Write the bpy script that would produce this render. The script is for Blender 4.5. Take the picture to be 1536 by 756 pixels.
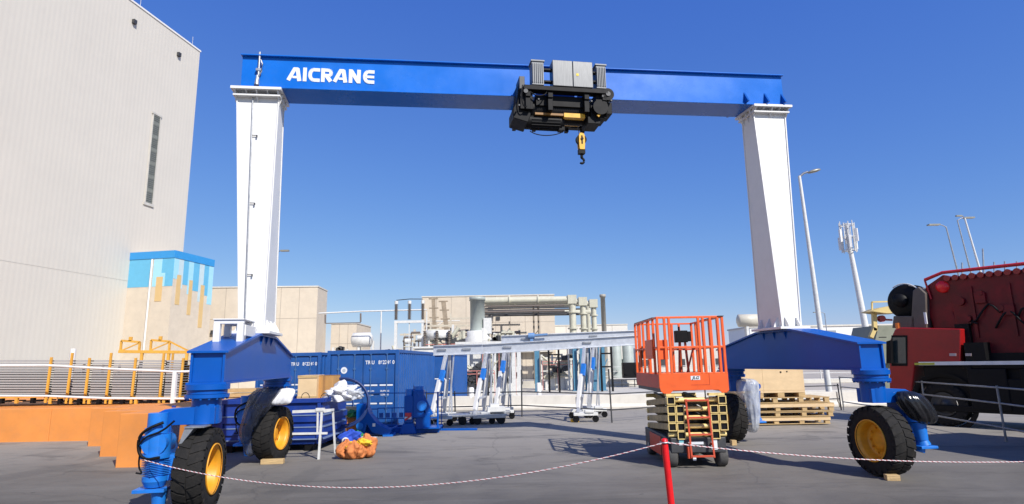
import bpy, math, random
from mathutils import Vector, Matrix, noise
random.seed(7)
for _o in list(bpy.data.objects): bpy.data.objects.remove(_o)
SC = bpy.context.scene
COL = SC.collection
R = math.radians
# ------------------------------------------------------------------ camera
F = 900.0; HC = 2.0; PITCH = R(10.5); ROLL = R(1.0)
fwd = Vector((0, math.cos(PITCH), math.sin(PITCH)))
up0 = Vector((0, -math.sin(PITCH), math.cos(PITCH)))
cr = Vector((1, 0, 0)) * math.cos(ROLL) - up0 * math.sin(ROLL)
cu = Vector((1, 0, 0)) * math.sin(ROLL) + up0 * math.cos(ROLL)
CAMP = Vector((0, 0, HC))
cam = bpy.data.cameras.new('camera'); cam.lens = F / 1536 * 36; cam.sensor_width = 36
cam.clip_start = 0.05; cam.clip_end = 5000
co = bpy.data.objects.new('camera', cam); COL.objects.link(co)
m3 = Matrix((cr, cu, -fwd)).transposed()
co.matrix_world = Matrix.Translation(CAMP) @ m3.to_4x4()
SC.camera = co
# ------------------------------------------------------------------ light
SUN_AZ = Vector((0.585, -0.811)); EL = R(41)
SC.world = bpy.data.worlds.new('World'); SC.world.use_nodes = True
wn = SC.world.node_tree.nodes; wl = SC.world.node_tree.links; wn.clear()
sky = wn.new('ShaderNodeTexSky'); sky.sky_type = 'NISHITA'; sky.sun_disc = False
sky.sun_elevation = EL; sky.sun_rotation = math.atan2(SUN_AZ.x, SUN_AZ.y)
sky.altitude = 0; sky.air_density = 1.0; sky.dust_density = 0.15; sky.ozone_density = 3.0
sep_ = wn.new('ShaderNodeSeparateColor'); hs = wn.new('ShaderNodeCombineColor'); wl.new(sky.outputs[0], sep_.inputs[0])
for _i, (_a, _g) in enumerate(((0.55, 1.10), (0.93, 0.85), (3.3, 0.36))):      # deeper, bluer air than the model's default
    _p = wn.new('ShaderNodeMath'); _p.operation = 'POWER'; _p.inputs[1].default_value = _g; wl.new(sep_.outputs[_i], _p.inputs[0])
    _m = wn.new('ShaderNodeMath'); _m.operation = 'MULTIPLY'; _m.inputs[1].default_value = _a; wl.new(_p.outputs[0], _m.inputs[0]); wl.new(_m.outputs[0], hs.inputs[_i])
bgn = wn.new('ShaderNodeBackground'); bgn.inputs['Strength'].default_value = 0.11
wo = wn.new('ShaderNodeOutputWorld')
wl.new(hs.outputs[0], bgn.inputs['Color']); wl.new(bgn.outputs[0], wo.inputs['Surface'])
sl = bpy.data.lights.new('sun', 'SUN'); sl.energy = 5.0; sl.angle = R(0.53); sl.color = (1.0, 0.955, 0.89)
so = bpy.data.objects.new('sun', sl); COL.objects.link(so)
sdir = Vector((SUN_AZ.x * math.cos(EL), SUN_AZ.y * math.cos(EL), math.sin(EL)))
so.rotation_euler = sdir.to_track_quat('Z', 'Y').to_euler(); so.location = (0, 0, 30)
SC.view_settings.view_transform = 'Standard'; SC.view_settings.look = 'None'
SC.view_settings.exposure = 0.15; SC.view_settings.gamma = 1; SC.view_settings.use_curve_mapping = False
# ------------------------------------------------------------------ pixel -> point helpers
def ray(x, y): return fwd * F + cr * (x - 768) - cu * (y - 378)
def at(x, y, Y):
    d = ray(x, y); return CAMP + d * (Y / d.y)
def gd(x, y, z=0.0):
    d = ray(x, y); return CAMP + d * ((z - HC) / d.z)
# ------------------------------------------------------------------ materials
MATS = {}
def mat(name, rgb, rough=0.6, metal=0.0, var=0.12, scale=3.0, bump=0.0, bscale=40.0, dirt=0.0, dirtc=(0.28, 0.24, 0.19), coat=0.0, stretch=(1, 1, 1), alpha=1.0, spec=0.5):
    if name in MATS: return MATS[name]
    m = bpy.data.materials.new(name); m.use_nodes = True
    n = m.node_tree.nodes; l = m.node_tree.links
    b = n['Principled BSDF']
    tc = n.new('ShaderNodeTexCoord'); mp = n.new('ShaderNodeMapping'); mp.inputs['Scale'].default_value = stretch
    l.new(tc.outputs['Object'], mp.inputs['Vector'])
    nz = n.new('ShaderNodeTexNoise'); nz.inputs['Scale'].default_value = scale; nz.inputs['Detail'].default_value = 6; nz.inputs['Roughness'].default_value = 0.62
    l.new(mp.outputs[0], nz.inputs['Vector'])
    rp = n.new('ShaderNodeValToRGB'); rp.color_ramp.elements[0].position = 0.3; rp.color_ramp.elements[1].position = 0.72
    rp.color_ramp.elements[0].color = (*[c * (1 - var) for c in rgb], 1); rp.color_ramp.elements[1].color = (*[min(1, c * (1 + var)) for c in rgb], 1)
    l.new(nz.outputs['Fac'], rp.inputs['Fac'])
    out = rp.outputs[0]
    if dirt > 0:
        n2 = n.new('ShaderNodeTexNoise'); n2.inputs['Scale'].default_value = scale * 2.3; n2.inputs['Detail'].default_value = 10; n2.inputs['Roughness'].default_value = 0.7
        l.new(mp.outputs[0], n2.inputs['Vector'])
        r2 = n.new('ShaderNodeMapRange'); r2.inputs[1].default_value = 0.48; r2.inputs[2].default_value = 0.72; r2.inputs[3].default_value = 0; r2.inputs[4].default_value = dirt
        l.new(n2.outputs['Fac'], r2.inputs[0])
        mx = n.new('ShaderNodeMixRGB'); l.new(r2.outputs[0], mx.inputs['Fac']); l.new(out, mx.inputs['Color1']); mx.inputs['Color2'].default_value = (*dirtc, 1)
        out = mx.outputs[0]
    l.new(out, b.inputs['Base Color'])
    rr = n.new('ShaderNodeMapRange'); rr.inputs[3].default_value = max(0.02, rough - 0.1); rr.inputs[4].default_value = min(1, rough + 0.1)
    l.new(nz.outputs['Fac'], rr.inputs[0]); l.new(rr.outputs[0], b.inputs['Roughness'])
    b.inputs['Metallic'].default_value = metal; b.inputs['Coat Weight'].default_value = coat; b.inputs['Specular IOR Level'].default_value = spec
    b.inputs['Alpha'].default_value = alpha
    if bump > 0:
        n3 = n.new('ShaderNodeTexNoise'); n3.inputs['Scale'].default_value = bscale; n3.inputs['Detail'].default_value = 5
        l.new(tc.outputs['Object'], n3.inputs['Vector'])
        bp = n.new('ShaderNodeBump'); bp.inputs['Strength'].default_value = bump; bp.inputs['Distance'].default_value = 0.02
        l.new(n3.outputs['Fac'], bp.inputs['Height']); l.new(bp.outputs[0], b.inputs['Normal'])
    MATS[name] = m; return m
def wood(name, c1, c2, sc=(1, 1, 14)):
    if name in MATS: return MATS[name]
    m = mat(name, c1, 0.75, var=0.25, scale=4, bump=0.2, bscale=30, dirt=0.5, dirtc=c2, stretch=sc)
    return m
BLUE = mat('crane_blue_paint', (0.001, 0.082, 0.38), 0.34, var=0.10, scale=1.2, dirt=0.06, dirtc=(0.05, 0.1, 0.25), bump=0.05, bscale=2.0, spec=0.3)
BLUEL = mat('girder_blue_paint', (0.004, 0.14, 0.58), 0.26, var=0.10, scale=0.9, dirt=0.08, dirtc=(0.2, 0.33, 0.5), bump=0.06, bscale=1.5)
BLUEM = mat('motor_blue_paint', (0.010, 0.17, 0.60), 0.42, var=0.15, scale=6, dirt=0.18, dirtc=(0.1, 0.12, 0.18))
NAVY = mat('container_blue_paint', (0.012, 0.085, 0.30), 0.5, var=0.14, scale=1.5, dirt=0.22, dirtc=(0.10, 0.14, 0.24))
BINB = mat('skip_blue_paint', (0.005, 0.035, 0.24), 0.45, var=0.2, scale=2.5, dirt=0.25, dirtc=(0.08, 0.1, 0.18))
WHITE = mat('white_paint', (0.75, 0.74, 0.71), 0.45, var=0.04, scale=1.5, dirt=0.15, dirtc=(0.5, 0.46, 0.4))
OFFW = mat('worn_white_paint', (0.66, 0.66, 0.63), 0.55, var=0.10, scale=5, dirt=0.3, dirtc=(0.35, 0.31, 0.26))
LETTER = mat('lettering_white', (0.72, 0.73, 0.74), 0.5, var=0.03)
RUBBER = mat('tyre_rubber', (0.015, 0.014, 0.013), 0.85, var=0.3, scale=7, bump=0.3, bscale=50, dirt=0.35, dirtc=(0.045, 0.037, 0.03), spec=0.3)
RIMY = mat('rim_yellow_paint', (0.72, 0.32, 0.015), 0.45, var=0.15, scale=5, dirt=0.3, dirtc=(0.3, 0.14, 0.03))
BLACK = mat('black_metal', (0.005, 0.005, 0.006), 0.55, var=0.3, scale=8, dirt=0.12, dirtc=(0.02, 0.018, 0.016), spec=0.2)
DGREY = mat('dark_grey_metal', (0.06, 0.062, 0.066), 0.5, metal=0.3, var=0.25, scale=6, dirt=0.3, dirtc=(0.12, 0.1, 0.08))
STEEL = mat('galvanised_steel', (0.42, 0.43, 0.44), 0.42, metal=0.75, var=0.2, scale=9, dirt=0.2, dirtc=(0.25, 0.23, 0.2))
ALU = mat('aluminium_section', (0.62, 0.64, 0.67), 0.42, metal=0.55, var=0.1, scale=6, dirt=0.15, dirtc=(0.36, 0.36, 0.36))
BRUSH = mat('brushed_panel_steel', (0.13, 0.135, 0.14), 0.4, metal=0.4, var=0.2, scale=3, stretch=(12, 1, 1), dirt=0.2, dirtc=(0.3, 0.3, 0.32))
ORANGE = mat('lift_orange_paint', (0.80, 0.115, 0.018), 0.42, var=0.10, scale=5, dirt=0.25, dirtc=(0.42, 0.10, 0.04))
ORANGED = mat('lift_red_paint', (0.55, 0.07, 0.025), 0.5, var=0.15, scale=6, dirt=0.3, dirtc=(0.2, 0.06, 0.04))
CREAM = mat('scissor_cream_paint', (0.80, 0.60, 0.23), 0.45, var=0.15, scale=8, dirt=0.4, dirtc=(0.20, 0.15, 0.09))
YEL = mat('rack_yellow_paint', (0.70, 0.36, 0.05), 0.5, var=0.15, scale=5, dirt=0.3, dirtc=(0.4, 0.2, 0.06))
HOOKY = mat('hook_yellow_paint', (0.78, 0.42, 0.02), 0.45, var=0.15, scale=9, dirt=0.3, dirtc=(0.1, 0.08, 0.05))
PLY = mat('plywood', (0.70, 0.51, 0.29), 0.7, var=0.10, scale=2.5, dirt=0.25, dirtc=(0.56, 0.39, 0.2), stretch=(1, 1, 1.6))
ARM = mat('scissor_arm_paint', (0.40, 0.31, 0.15), 0.6, var=0.3, scale=5, dirt=0.7, dirtc=(0.13, 0.10, 0.07))
TIMB = wood('rough_timber', (0.52, 0.36, 0.17), (0.28, 0.19, 0.09), (1, 12, 12))
CARD = mat('cardboard', (0.50, 0.27, 0.09), 0.8, var=0.12, scale=3, dirt=0.3, dirtc=(0.36, 0.18, 0.06))
CONC = mat('beige_concrete', (0.60, 0.52, 0.41), 0.85, var=0.07, scale=1.2, bump=0.1, bscale=8, dirt=0.18, dirtc=(0.36, 0.3, 0.23))
PCONC = mat('pale_concrete', (0.60, 0.57, 0.50), 0.85, var=0.08, scale=1.5, bump=0.1, bscale=10, dirt=0.3, dirtc=(0.36, 0.33, 0.28))
PIPEG = mat('pale_green_pipe_paint', (0.52, 0.50, 0.39), 0.5, var=0.1, scale=2, dirt=0.25, dirtc=(0.28, 0.26, 0.2))
VESG = mat('grey_vessel_paint', (0.36, 0.40, 0.37), 0.5, var=0.1, scale=1.5, dirt=0.25, dirtc=(0.22, 0.22, 0.2))
TEAL = mat('teal_column_paint', (0.07, 0.21, 0.32), 0.5, var=0.15, scale=3, dirt=0.2, dirtc=(0.1, 0.14, 0.16))
PINK = mat('pink_red_rail_paint', (0.55, 0.20, 0.17), 0.6, var=0.15, scale=3)
REDP = mat('red_post_paint', (0.72, 0.008, 0.012), 0.38, var=0.12, scale=8, dirt=0.15, dirtc=(0.35, 0.01, 0.01))
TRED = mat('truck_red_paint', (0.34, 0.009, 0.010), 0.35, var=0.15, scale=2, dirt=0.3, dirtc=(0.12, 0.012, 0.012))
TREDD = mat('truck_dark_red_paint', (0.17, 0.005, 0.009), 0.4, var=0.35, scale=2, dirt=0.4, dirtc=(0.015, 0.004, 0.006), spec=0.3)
GLASS = mat('dark_window_glass', (0.03, 0.045, 0.045), 0.08, var=0.2, spec=0.8)
BROWN = mat('insulator_brown', (0.16, 0.13, 0.11), 0.4, var=0.1)
CHAIR_G = mat('green_cloth', (0.03, 0.22, 0.08), 0.8, var=0.3, scale=8)
BAGO = mat('orange_woven_bag', (0.60, 0.20, 0.06), 0.85, var=0.35, scale=9, bump=0.9, bscale=16, dirt=0.6, dirtc=(0.3, 0.1, 0.03))
BAGY = mat('yellow_sling_cloth', (0.80, 0.48, 0.03), 0.85, var=0.2, scale=8)
BLUC = mat('blue_cloth', (0.02, 0.07, 0.45), 0.8, var=0.25, scale=7)
WPLAST = mat('white_plastic_film', (0.72, 0.72, 0.74), 0.35, var=0.12, scale=8, bump=0.4, bscale=14)
def film(name, rgb, a, rough=0.2):
    m = mat(name, rgb, rough, var=0.25, scale=5, bump=0.7, bscale=10)
    n = m.node_tree.nodes; l = m.node_tree.links
    nz = n.new('ShaderNodeTexNoise'); nz.inputs['Scale'].default_value = 5; nz.inputs['Detail'].default_value = 6
    mr = n.new('ShaderNodeMapRange'); mr.inputs[1].default_value = 0.35; mr.inputs[2].default_value = 0.65; mr.inputs[3].default_value = a - 0.2; mr.inputs[4].default_value = min(1, a + 0.2)
    l.new(nz.outputs['Fac'], mr.inputs[0]); l.new(mr.outputs[0], n['Principled BSDF'].inputs['Alpha'])
    return m
CLEARF = film('clear_plastic_film', (0.55, 0.58, 0.62), 0.62)
DARKF = film('grey_plastic_film', (0.12, 0.125, 0.15), 0.62)
BLACKF = mat('black_plastic_cover', (0.012, 0.012, 0.014), 0.22, var=0.3, scale=6, bump=0.6, bscale=7)

# ------------------------------------------------------------------ mesh builder
SPLIT = {'post', 'leg', 'castor', 'wheel', 'upright', 'pulley', 'window', 'door', 'stiffener', 'trestle_top', 'wall_light', 'wall_lamp', 'antenna_panel', 'clamp', 'vent',
         'sticker', 'yellow_block', 'pale_blue_block', 'mid_blue_block', 'grey_blue_block', 'side_marker', 'travel_drive', 'foot', 'side_door', 'cabinet', 'valve', 'deck_bracket',
         'beam_bracket', 'motor', 'support_column', 'insulator', 'sheave', 'louvre_door', 'battery_box', 'rail_strip', 'manual_box', 'fork_pocket', 'winch_frame', 'console_stand', 'hook_plate', 'dropper', 'brake_resistor', 'toe_board', 'skid', 'mark', 'foot_plate', 'cross_tube', 'riser', 'sheave_row', 'kick_plate', 'reflector_strip', 'end_frame', 'support', 'crossbar', 'roof_edge', 'arm', 'bearer', 'bracket', 'radiator', 'bushing', 'ladder', 'flange'}
class MB:
    def __init__(s): s.v = []; s.f = []; s.sm = []
    def add(s, vs, fs, smooth=False):
        o = len(s.v); s.v += [tuple(p) for p in vs]; s.f += [tuple(i + o for i in f) for f in fs]; s.sm += [smooth] * len(fs); return s
    def box(s, c, d, rot=None, rz=0):
        x, y, z = d[0] / 2, d[1] / 2, d[2] / 2
        vs = [Vector((a * x, b * y, e * z)) for e in (-1, 1) for b in (-1, 1) for a in (-1, 1)]
        if rot is None and rz: rot = Matrix.Rotation(rz, 3, 'Z')
        if rot is not None: vs = [rot @ p for p in vs]
        c = Vector(c)
        return s.add([p + c for p in vs], [(0, 2, 3, 1), (4, 5, 7, 6), (0, 1, 5, 4), (2, 6, 7, 3), (0, 4, 6, 2), (1, 3, 7, 5)])
    def b2(s, x0, x1, y0, y1, z0, z1): return s.box(((x0 + x1) / 2, (y0 + y1) / 2, (z0 + z1) / 2), (x1 - x0, y1 - y0, z1 - z0))
    def bar(s, p, q, w, h, up=(0, 0, 1)):
        p = Vector(p); q = Vector(q); d = (q - p); L = d.length; d.normalize()
        up = Vector(up)
        if abs(d.dot(up)) > 0.98: up = Vector((0, 1, 0))
        sx = d.cross(up).normalized(); sz = sx.cross(d).normalized()
        return s.box((p + q) / 2, (w, L, h), rot=Matrix((sx, d, sz)).transposed())
    def tube(s, p, q, r, n=10, r2=None, cap=True):
        p = Vector(p); q = Vector(q); d = (q - p).normalized(); r2 = r if r2 is None else r2
        a = Vector((0, 0, 1)) if abs(d.z) < 0.95 else Vector((1, 0, 0))
        e1 = d.cross(a).normalized(); e2 = d.cross(e1)
        vs = [];
        for c, rr in ((p, r), (q, r2)):
            for i in range(n):
                t = 2 * math.pi * i / n; vs.append(c + (e1 * math.cos(t) + e2 * math.sin(t)) * rr)
        s.add(vs, [(i, (i + 1) % n, n + (i + 1) % n, n + i)[::-1] for i in range(n)], True)
        if cap:
            s.add(vs[:n], [tuple(range(n))]); s.add(vs[n:], [tuple(range(n))[::-1]])
        return s
    def path(s, pts, r, n=8, closed=False):
        pts = [Vector(p) for p in pts]; N = len(pts); rings = []
        for i, p in enumerate(pts):
            a = pts[(i - 1) % N] if (closed or i > 0) else p; b = pts[(i + 1) % N] if (closed or i < N - 1) else p
            d = (b - a).normalized()
            up = Vector((0, 0, 1)) if abs(d.z) < 0.97 else Vector((1, 0, 0))
            e1 = d.cross(up).normalized(); e2 = d.cross(e1)
            rings.append([p + (e1 * math.cos(2 * math.pi * k / n) + e2 * math.sin(2 * math.pi * k / n)) * r for k in range(n)])
        vs = [v for rg in rings for v in rg]; fs = []
        for i in range(N if closed else N - 1):
            j = (i + 1) % N
            for k in range(n): fs.append((i * n + k, j * n + k, j * n + (k + 1) % n, i * n + (k + 1) % n))
        s.add(vs, fs, True)
        if not closed:
            s.add(rings[0], [tuple(range(n))]); s.add(rings[-1], [tuple(range(n))[::-1]])
        return s
    def prism(s, pts, f, a, b):
        """pts 2-D outline, f(x, y, t)->3-D, from t=a to t=b"""
        n = len(pts); vs = [f(x, y, a) for x, y in pts] + [f(x, y, b) for x, y in pts]
        return s.add(vs, [tuple(range(n))[::-1], tuple(range(n, 2 * n))] + [(i, (i + 1) % n, n + (i + 1) % n, n + i) for i in range(n)])
    def hexa(s, bot, top):
        return s.add(list(bot) + list(top), [(3, 2, 1, 0), (4, 5, 6, 7), (0, 1, 5, 4), (1, 2, 6, 5), (2, 3, 7, 6), (3, 0, 4, 7)])
    def lathe(s, prof, c, axis, n=32, smooth=True):
        """prof list of (along, radius)"""
        c = Vector(c); d = Vector(axis).normalized(); a = Vector((0, 0, 1)) if abs(d.z) < 0.95 else Vector((1, 0, 0))
        e1 = d.cross(a).normalized(); e2 = d.cross(e1); vs = []; fs = []
        for t, r in prof:
            for i in range(n):
                w = 2 * math.pi * i / n; vs.append(c + d * t + (e1 * math.cos(w) + e2 * math.sin(w)) * r)
        for j in range(len(prof) - 1):
            for i in range(n):
                fs.append((j * n + i, j * n + (i + 1) % n, (j + 1) * n + (i + 1) % n, (j + 1) * n + i)[::-1])
        return s.add(vs, fs, smooth)
    def hose(s, pts, r, n=8):
        pts = [Vector(p) for p in pts]
        for _ in range(3):
            q = [pts[0]]
            for a, b in zip(pts, pts[1:]): q += [a.lerp(b, .25), a.lerp(b, .75)]
            pts = q + [pts[-1]]
        return s.path(pts, r, n)
    def sack(s, c, d, seed=0, folds=5, nu=44, nv=26, rag=.22):
        """a slumped woven sack: flat bottom, gathered neck, vertical creases"""
        c = Vector(c); vs = []; fs = []
        for j in range(nv + 1):
            t = j / nv; z = -1 + 2 * t; prof = math.sqrt(max(0, 1 - abs(z) ** 3.2)) * (1 - .28 * max(0, z)) if j < nv else 0
            if t > .82: prof = max(prof * .55, .22) if j < nv else 0
            for i in range(nu):
                th = 2 * math.pi * i / nu
                cre = math.cos(th * folds + 3 * noise.noise(Vector((math.cos(th), math.sin(th), t * 1.3 + seed))))
                k = prof * (1 + .035 * cre * (.3 + t) + .75 * noise.noise(Vector((math.cos(th) * 1.1, math.sin(th) * 1.1, t * 1.6 + seed * 3.1))) - .28 * abs(noise.noise(Vector((math.cos(th) * 2.1, math.sin(th) * 2.1, t * 3 + seed * 2.1)))) + rag * noise.noise(Vector((math.cos(th) * 3, math.sin(th) * 3, t * 5 + seed))))
                vs.append(c + Vector((d[0] / 2 * k * math.cos(th) + d[0] * .12 * t * math.sin(seed * 2.3), d[1] / 2 * k * math.sin(th), d[2] * (z * .5 + .5 + .05 * noise.noise(Vector((th * .6, seed, t)))))))
        for j in range(nv):
            for i in range(nu): fs.append((j * nu + i, j * nu + (i + 1) % nu, (j + 1) * nu + (i + 1) % nu, (j + 1) * nu + i))
        return s.add(vs, fs, True)
    def blob(s, c, d, amp=0.25, fr=2.5, seed=0, nu=26, nv=16, flat=True):
        c = Vector(c); vs = []; fs = []
        for j in range(nv + 1):
            ph = math.pi * j / nv
            for i in range(nu):
                th = 2 * math.pi * i / nu
                p = Vector((math.sin(ph) * math.cos(th), math.sin(ph) * math.sin(th), math.cos(ph)))
                k = 1 + amp * noise.noise(p * fr * .7 + Vector((seed, seed * 1.7, 0))) * 1.5 + amp * 0.22 * noise.noise(p * fr * 2 + Vector((seed, 3, 1))) - amp * 0.75 * abs(noise.noise(p * fr * 1.3 + Vector((5, seed, 1))))
                q = Vector((p.x * d[0] / 2, p.y * d[1] / 2, p.z * d[2] / 2)) * k
                if flat: q.z = max(q.z, -d[2] * 0.42)
                vs.append(c + q)
        for j in range(nv):
            for i in range(nu): fs.append((j * nu + i, (j + 1) * nu + i, (j + 1) * nu + (i + 1) % nu, j * nu + (i + 1) % nu))
        return s.add(vs, fs, True)
    def pieces(s):
        """split into groups of touching shapes"""
        n = len(s.v); par = list(range(n))
        def find(i):
            while par[i] != i: par[i] = par[par[i]]; i = par[i]
            return i
        for f in s.f:
            for j in f[1:]:
                a, b = find(f[0]), find(j)
                if a != b: par[a] = b
        isl = {}
        for i in range(n): isl.setdefault(find(i), []).append(i)
        ks = list(isl); bb = []
        for k in ks:
            P_ = [s.v[i] for i in isl[k]]; bb.append([min(p[a] for p in P_) - .004 for a in range(3)] + [max(p[a] for p in P_) + .004 for a in range(3)])
        g = list(range(len(ks)))
        def fg(i):
            while g[i] != i: i = g[i]
            return i
        for i in range(len(ks)):
            for j in range(i):
                if all(bb[i][a] <= bb[j][a + 3] and bb[j][a] <= bb[i][a + 3] for a in range(3)):
                    a, b = fg(i), fg(j)
                    if a != b: g[a] = b
        gi = {k: fg(i) for i, k in enumerate(ks)}; out = {}
        vg = [gi[find(i)] for i in range(n)]
        for q in sorted(set(vg)):
            mb = MB(); mp = {}
            for i in range(n):
                if vg[i] == q: mp[i] = len(mb.v); mb.v.append(s.v[i])
            for f, sm in zip(s.f, s.sm):
                if vg[f[0]] == q: mb.f.append(tuple(mp[i] for i in f)); mb.sm.append(sm)
            out[q] = mb
        return list(out.values())
    def build(s, name, m, parent=None, bevel=0, loc=None, rz=0):
        if parent is not None and name in SPLIT:
            ps = s.pieces()
            if len(ps) > 1:
                for k, p in enumerate(ps): o = p.build(name, m, parent, bevel, loc, rz)
                return o
        me = bpy.data.meshes.new(name); me.from_pydata(s.v, [], s.f); me.update()
        me.polygons.foreach_set('use_smooth', s.sm)
        me.materials.append(m)
        o = bpy.data.objects.new(name, me); COL.objects.link(o)
        if parent is not None: o.parent = parent
        if loc is not None: o.location = loc
        o.rotation_euler.z = rz
        if bevel:
            b = o.modifiers.new('bevel', 'BEVEL'); b.width = bevel; b.segments = 2; b.limit_method = 'ANGLE'; b.angle_limit = R(40)
        return o
def tag(o, label, cat, group=None, kind=None):
    o['label'] = label; o['category'] = cat
    if group: o['group'] = group
    o['kind'] = kind or 'thing'
    return o
def thing(name, label, cat, loc=(0, 0, 0), rz=0, group=None):
    o = bpy.data.objects.new(name, None); COL.objects.link(o); o.empty_display_size = 0.3
    o.location = loc; o.rotation_euler.z = rz
    return tag(o, label, cat, group)
def struct(o): o['kind'] = 'structure'; return o
def kids(o): return [c for c in bpy.data.objects if c.parent == o]
def dup(root, loc, rz, label, group=None, scale=None):
    r = root.copy(); COL.objects.link(r); r.location = loc; r.rotation_euler.z = rz; r['label'] = label
    if group: r['group'] = group
    if scale: r.scale = scale
    for ch in kids(root):
        c = ch.copy(); COL.objects.link(c); c.parent = r
        for g in kids(ch):
            d = g.copy(); COL.objects.link(d); d.parent = c
    return r
def corr(mb, p0, p1, z0, z1, depth, pitch, nrm):
    """real corrugated sheet between p0 and p1, ribs vertical"""
    p0 = Vector(p0); p1 = Vector(p1); L = (p1 - p0).length; d = (p1 - p0) / L; nrm = Vector(nrm)
    n = max(1, int(L / pitch)); w = L / n; pts = []
    for i in range(n):
        for a, dd in ((0, 0), (0.32, 0), (0.5, 1), (0.82, 1)): pts.append(p0 + d * (w * (i + a)) - nrm * depth * dd)
    pts.append(p1)
    vs = [p + Vector((0, 0, z0)) for p in pts] + [p + Vector((0, 0, z1)) for p in pts]; N = len(pts)
    mb.add(vs, [(i, i + 1, N + i + 1, N + i) for i in range(N - 1)])
    return mb
# ================================================================== SETTING
def ground_mat():
    m = bpy.data.materials.new('weathered_asphalt'); m.use_nodes = True
    n = m.node_tree.nodes; l = m.node_tree.links; b = n['Principled BSDF']
    tc = n.new('ShaderNodeTexCoord')
    def nz(sc, det=8, ro=0.6, st=(1, 1, 1), dist=0.0):
        mp = n.new('ShaderNodeMapping'); mp.inputs['Scale'].default_value = st; l.new(tc.outputs['Object'], mp.inputs['Vector'])
        t = n.new('ShaderNodeTexNoise'); t.inputs['Scale'].default_value = sc; t.inputs['Detail'].default_value = det; t.inputs['Roughness'].default_value = ro; t.inputs['Distortion'].default_value = dist
        l.new(mp.outputs[0], t.inputs['Vector']); return t.outputs['Fac']
    def ramp(f, a, b_, lo, hi):
        r = n.new('ShaderNodeMapRange'); r.inputs[1].default_value = a; r.inputs[2].default_value = b_; r.inputs[3].default_value = lo; r.inputs[4].default_value = hi; l.new(f, r.inputs[0]); return r.outputs[0]
    def mix(f, c1, c2, mode='MIX'):
        x = n.new('ShaderNodeMixRGB'); x.blend_type = mode
        if isinstance(f, float): x.inputs['Fac'].default_value = f
        else: l.new(f, x.inputs['Fac'])
        for k, c in (('Color1', c1), ('Color2', c2)):
            if isinstance(c, tuple): x.inputs[k].default_value = (*c, 1)
            else: l.new(c, x.inputs[k])
        return x.outputs[0]
    c = mix(ramp(nz(0.45, 8, 0.65), 0.32, 0.68, 0, 1), (0.072, 0.066, 0.057), (0.140, 0.128, 0.110))
    # asphalt paler with distance: grazing-angle brightening painted into the colour
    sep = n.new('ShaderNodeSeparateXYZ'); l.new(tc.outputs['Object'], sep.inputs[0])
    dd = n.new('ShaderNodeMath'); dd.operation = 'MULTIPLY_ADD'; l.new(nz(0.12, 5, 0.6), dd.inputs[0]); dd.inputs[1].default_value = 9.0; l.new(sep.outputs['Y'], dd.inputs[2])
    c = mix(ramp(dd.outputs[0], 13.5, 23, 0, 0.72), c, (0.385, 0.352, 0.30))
    # dark patches, tyre scuffs and oil
    c = mix(ramp(nz(0.9, 7, 0.6, (0.35, 1, 1), 1.0), 0.54, 0.66, 0, 0.50), c, (0.058, 0.055, 0.050))
    c = mix(ramp(nz(2.6, 6, 0.7), 0.60, 0.74, 0, 0.25), c, (0.22, 0.21, 0.19))
    c = mix(ramp(nz(1.4, 8, 0.7, (0.22, 1.6, 1), 0.6), 0.50, 0.72, 0, 0.40), c, (0.20, 0.19, 0.17))
    c = mix(ramp(nz(3.2, 7, 0.7, (0.3, 1.3, 1), 0.8), 0.55, 0.72, 0, 0.45), c, (0.045, 0.044, 0.042))
    c = mix(ramp(nz(0.33, 3, 0.5, (1, 0.3, 1), 2.0), 0.60, 0.635, 0, 0.22), c, (0.05, 0.05, 0.05))
    c = mix(ramp(nz(5.5, 3, 0.5), 0.70, 0.74, 0, 0.5), c, (0.035, 0.034, 0.032))
    c = mix(ramp(nz(18, 4, 0.7), 0.62, 0.72, 0, 0.35), c, (0.28, 0.26, 0.23))
    # aggregate
    c = mix(ramp(nz(140, 2, 0.5), 0.35, 0.75, 0, 0.3), c, (0.20, 0.19, 0.18), 'MIX')
    # cracks and joints
    vo = n.new('ShaderNodeTexVoronoi'); vo.feature = 'DISTANCE_TO_EDGE'; vo.inputs['Scale'].default_value = 0.16
    av = n.new('ShaderNodeVectorMath'); av.operation = 'ADD'; l.new(tc.outputs['Object'], av.inputs[0])
    tn = n.new('ShaderNodeTexNoise'); tn.inputs['Scale'].default_value = 0.7; tn.inputs['Detail'].default_value = 8; l.new(tc.outputs['Object'], tn.inputs['Vector'])
    l.new(tn.outputs['Color'], av.inputs[1]); l.new(av.outputs[0], vo.inputs['Vector'])
    cr_ = ramp(vo.outputs['Distance'], 0.0, 0.004, 0.28, 0)
    c = mix(cr_, c, (0.04, 0.04, 0.04))
    l.new(c, b.inputs['Base Color'])
    l.new(ramp(nz(0.9, 7, 0.6), 0.3, 0.7, 0.72, 0.92), b.inputs['Roughness'])
    bp = n.new('ShaderNodeBump'); bp.inputs['Strength'].default_value = 0.35; bp.inputs['Distance'].default_value = 0.01
    l.new(nz(90, 4, 0.7), bp.inputs['Height'])
    b2 = n.new('ShaderNodeBump'); b2.inputs['Strength'].default_value = 0.25; b2.inputs['Distance'].default_value = 0.06
    l.new(nz(1.6, 6, 0.6), b2.inputs['Height']); l.new(bp.outputs[0], b2.inputs['Normal']); l.new(b2.outputs[0], b.inputs['Normal'])
    b.inputs['Specular IOR Level'].default_value = 0.25
    return m
SAND = mat('dusty_sand_ground', (0.42, 0.37, 0.30), 0.95, var=0.16, scale=0.06, bump=0.2, bscale=4, dirt=0.35, dirtc=(0.27, 0.25, 0.22))
ROADM = mat('road_asphalt', (0.11, 0.108, 0.105), 0.9, var=0.2, scale=0.5, dirt=0.3, dirtc=(0.22, 0.2, 0.18))
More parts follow.
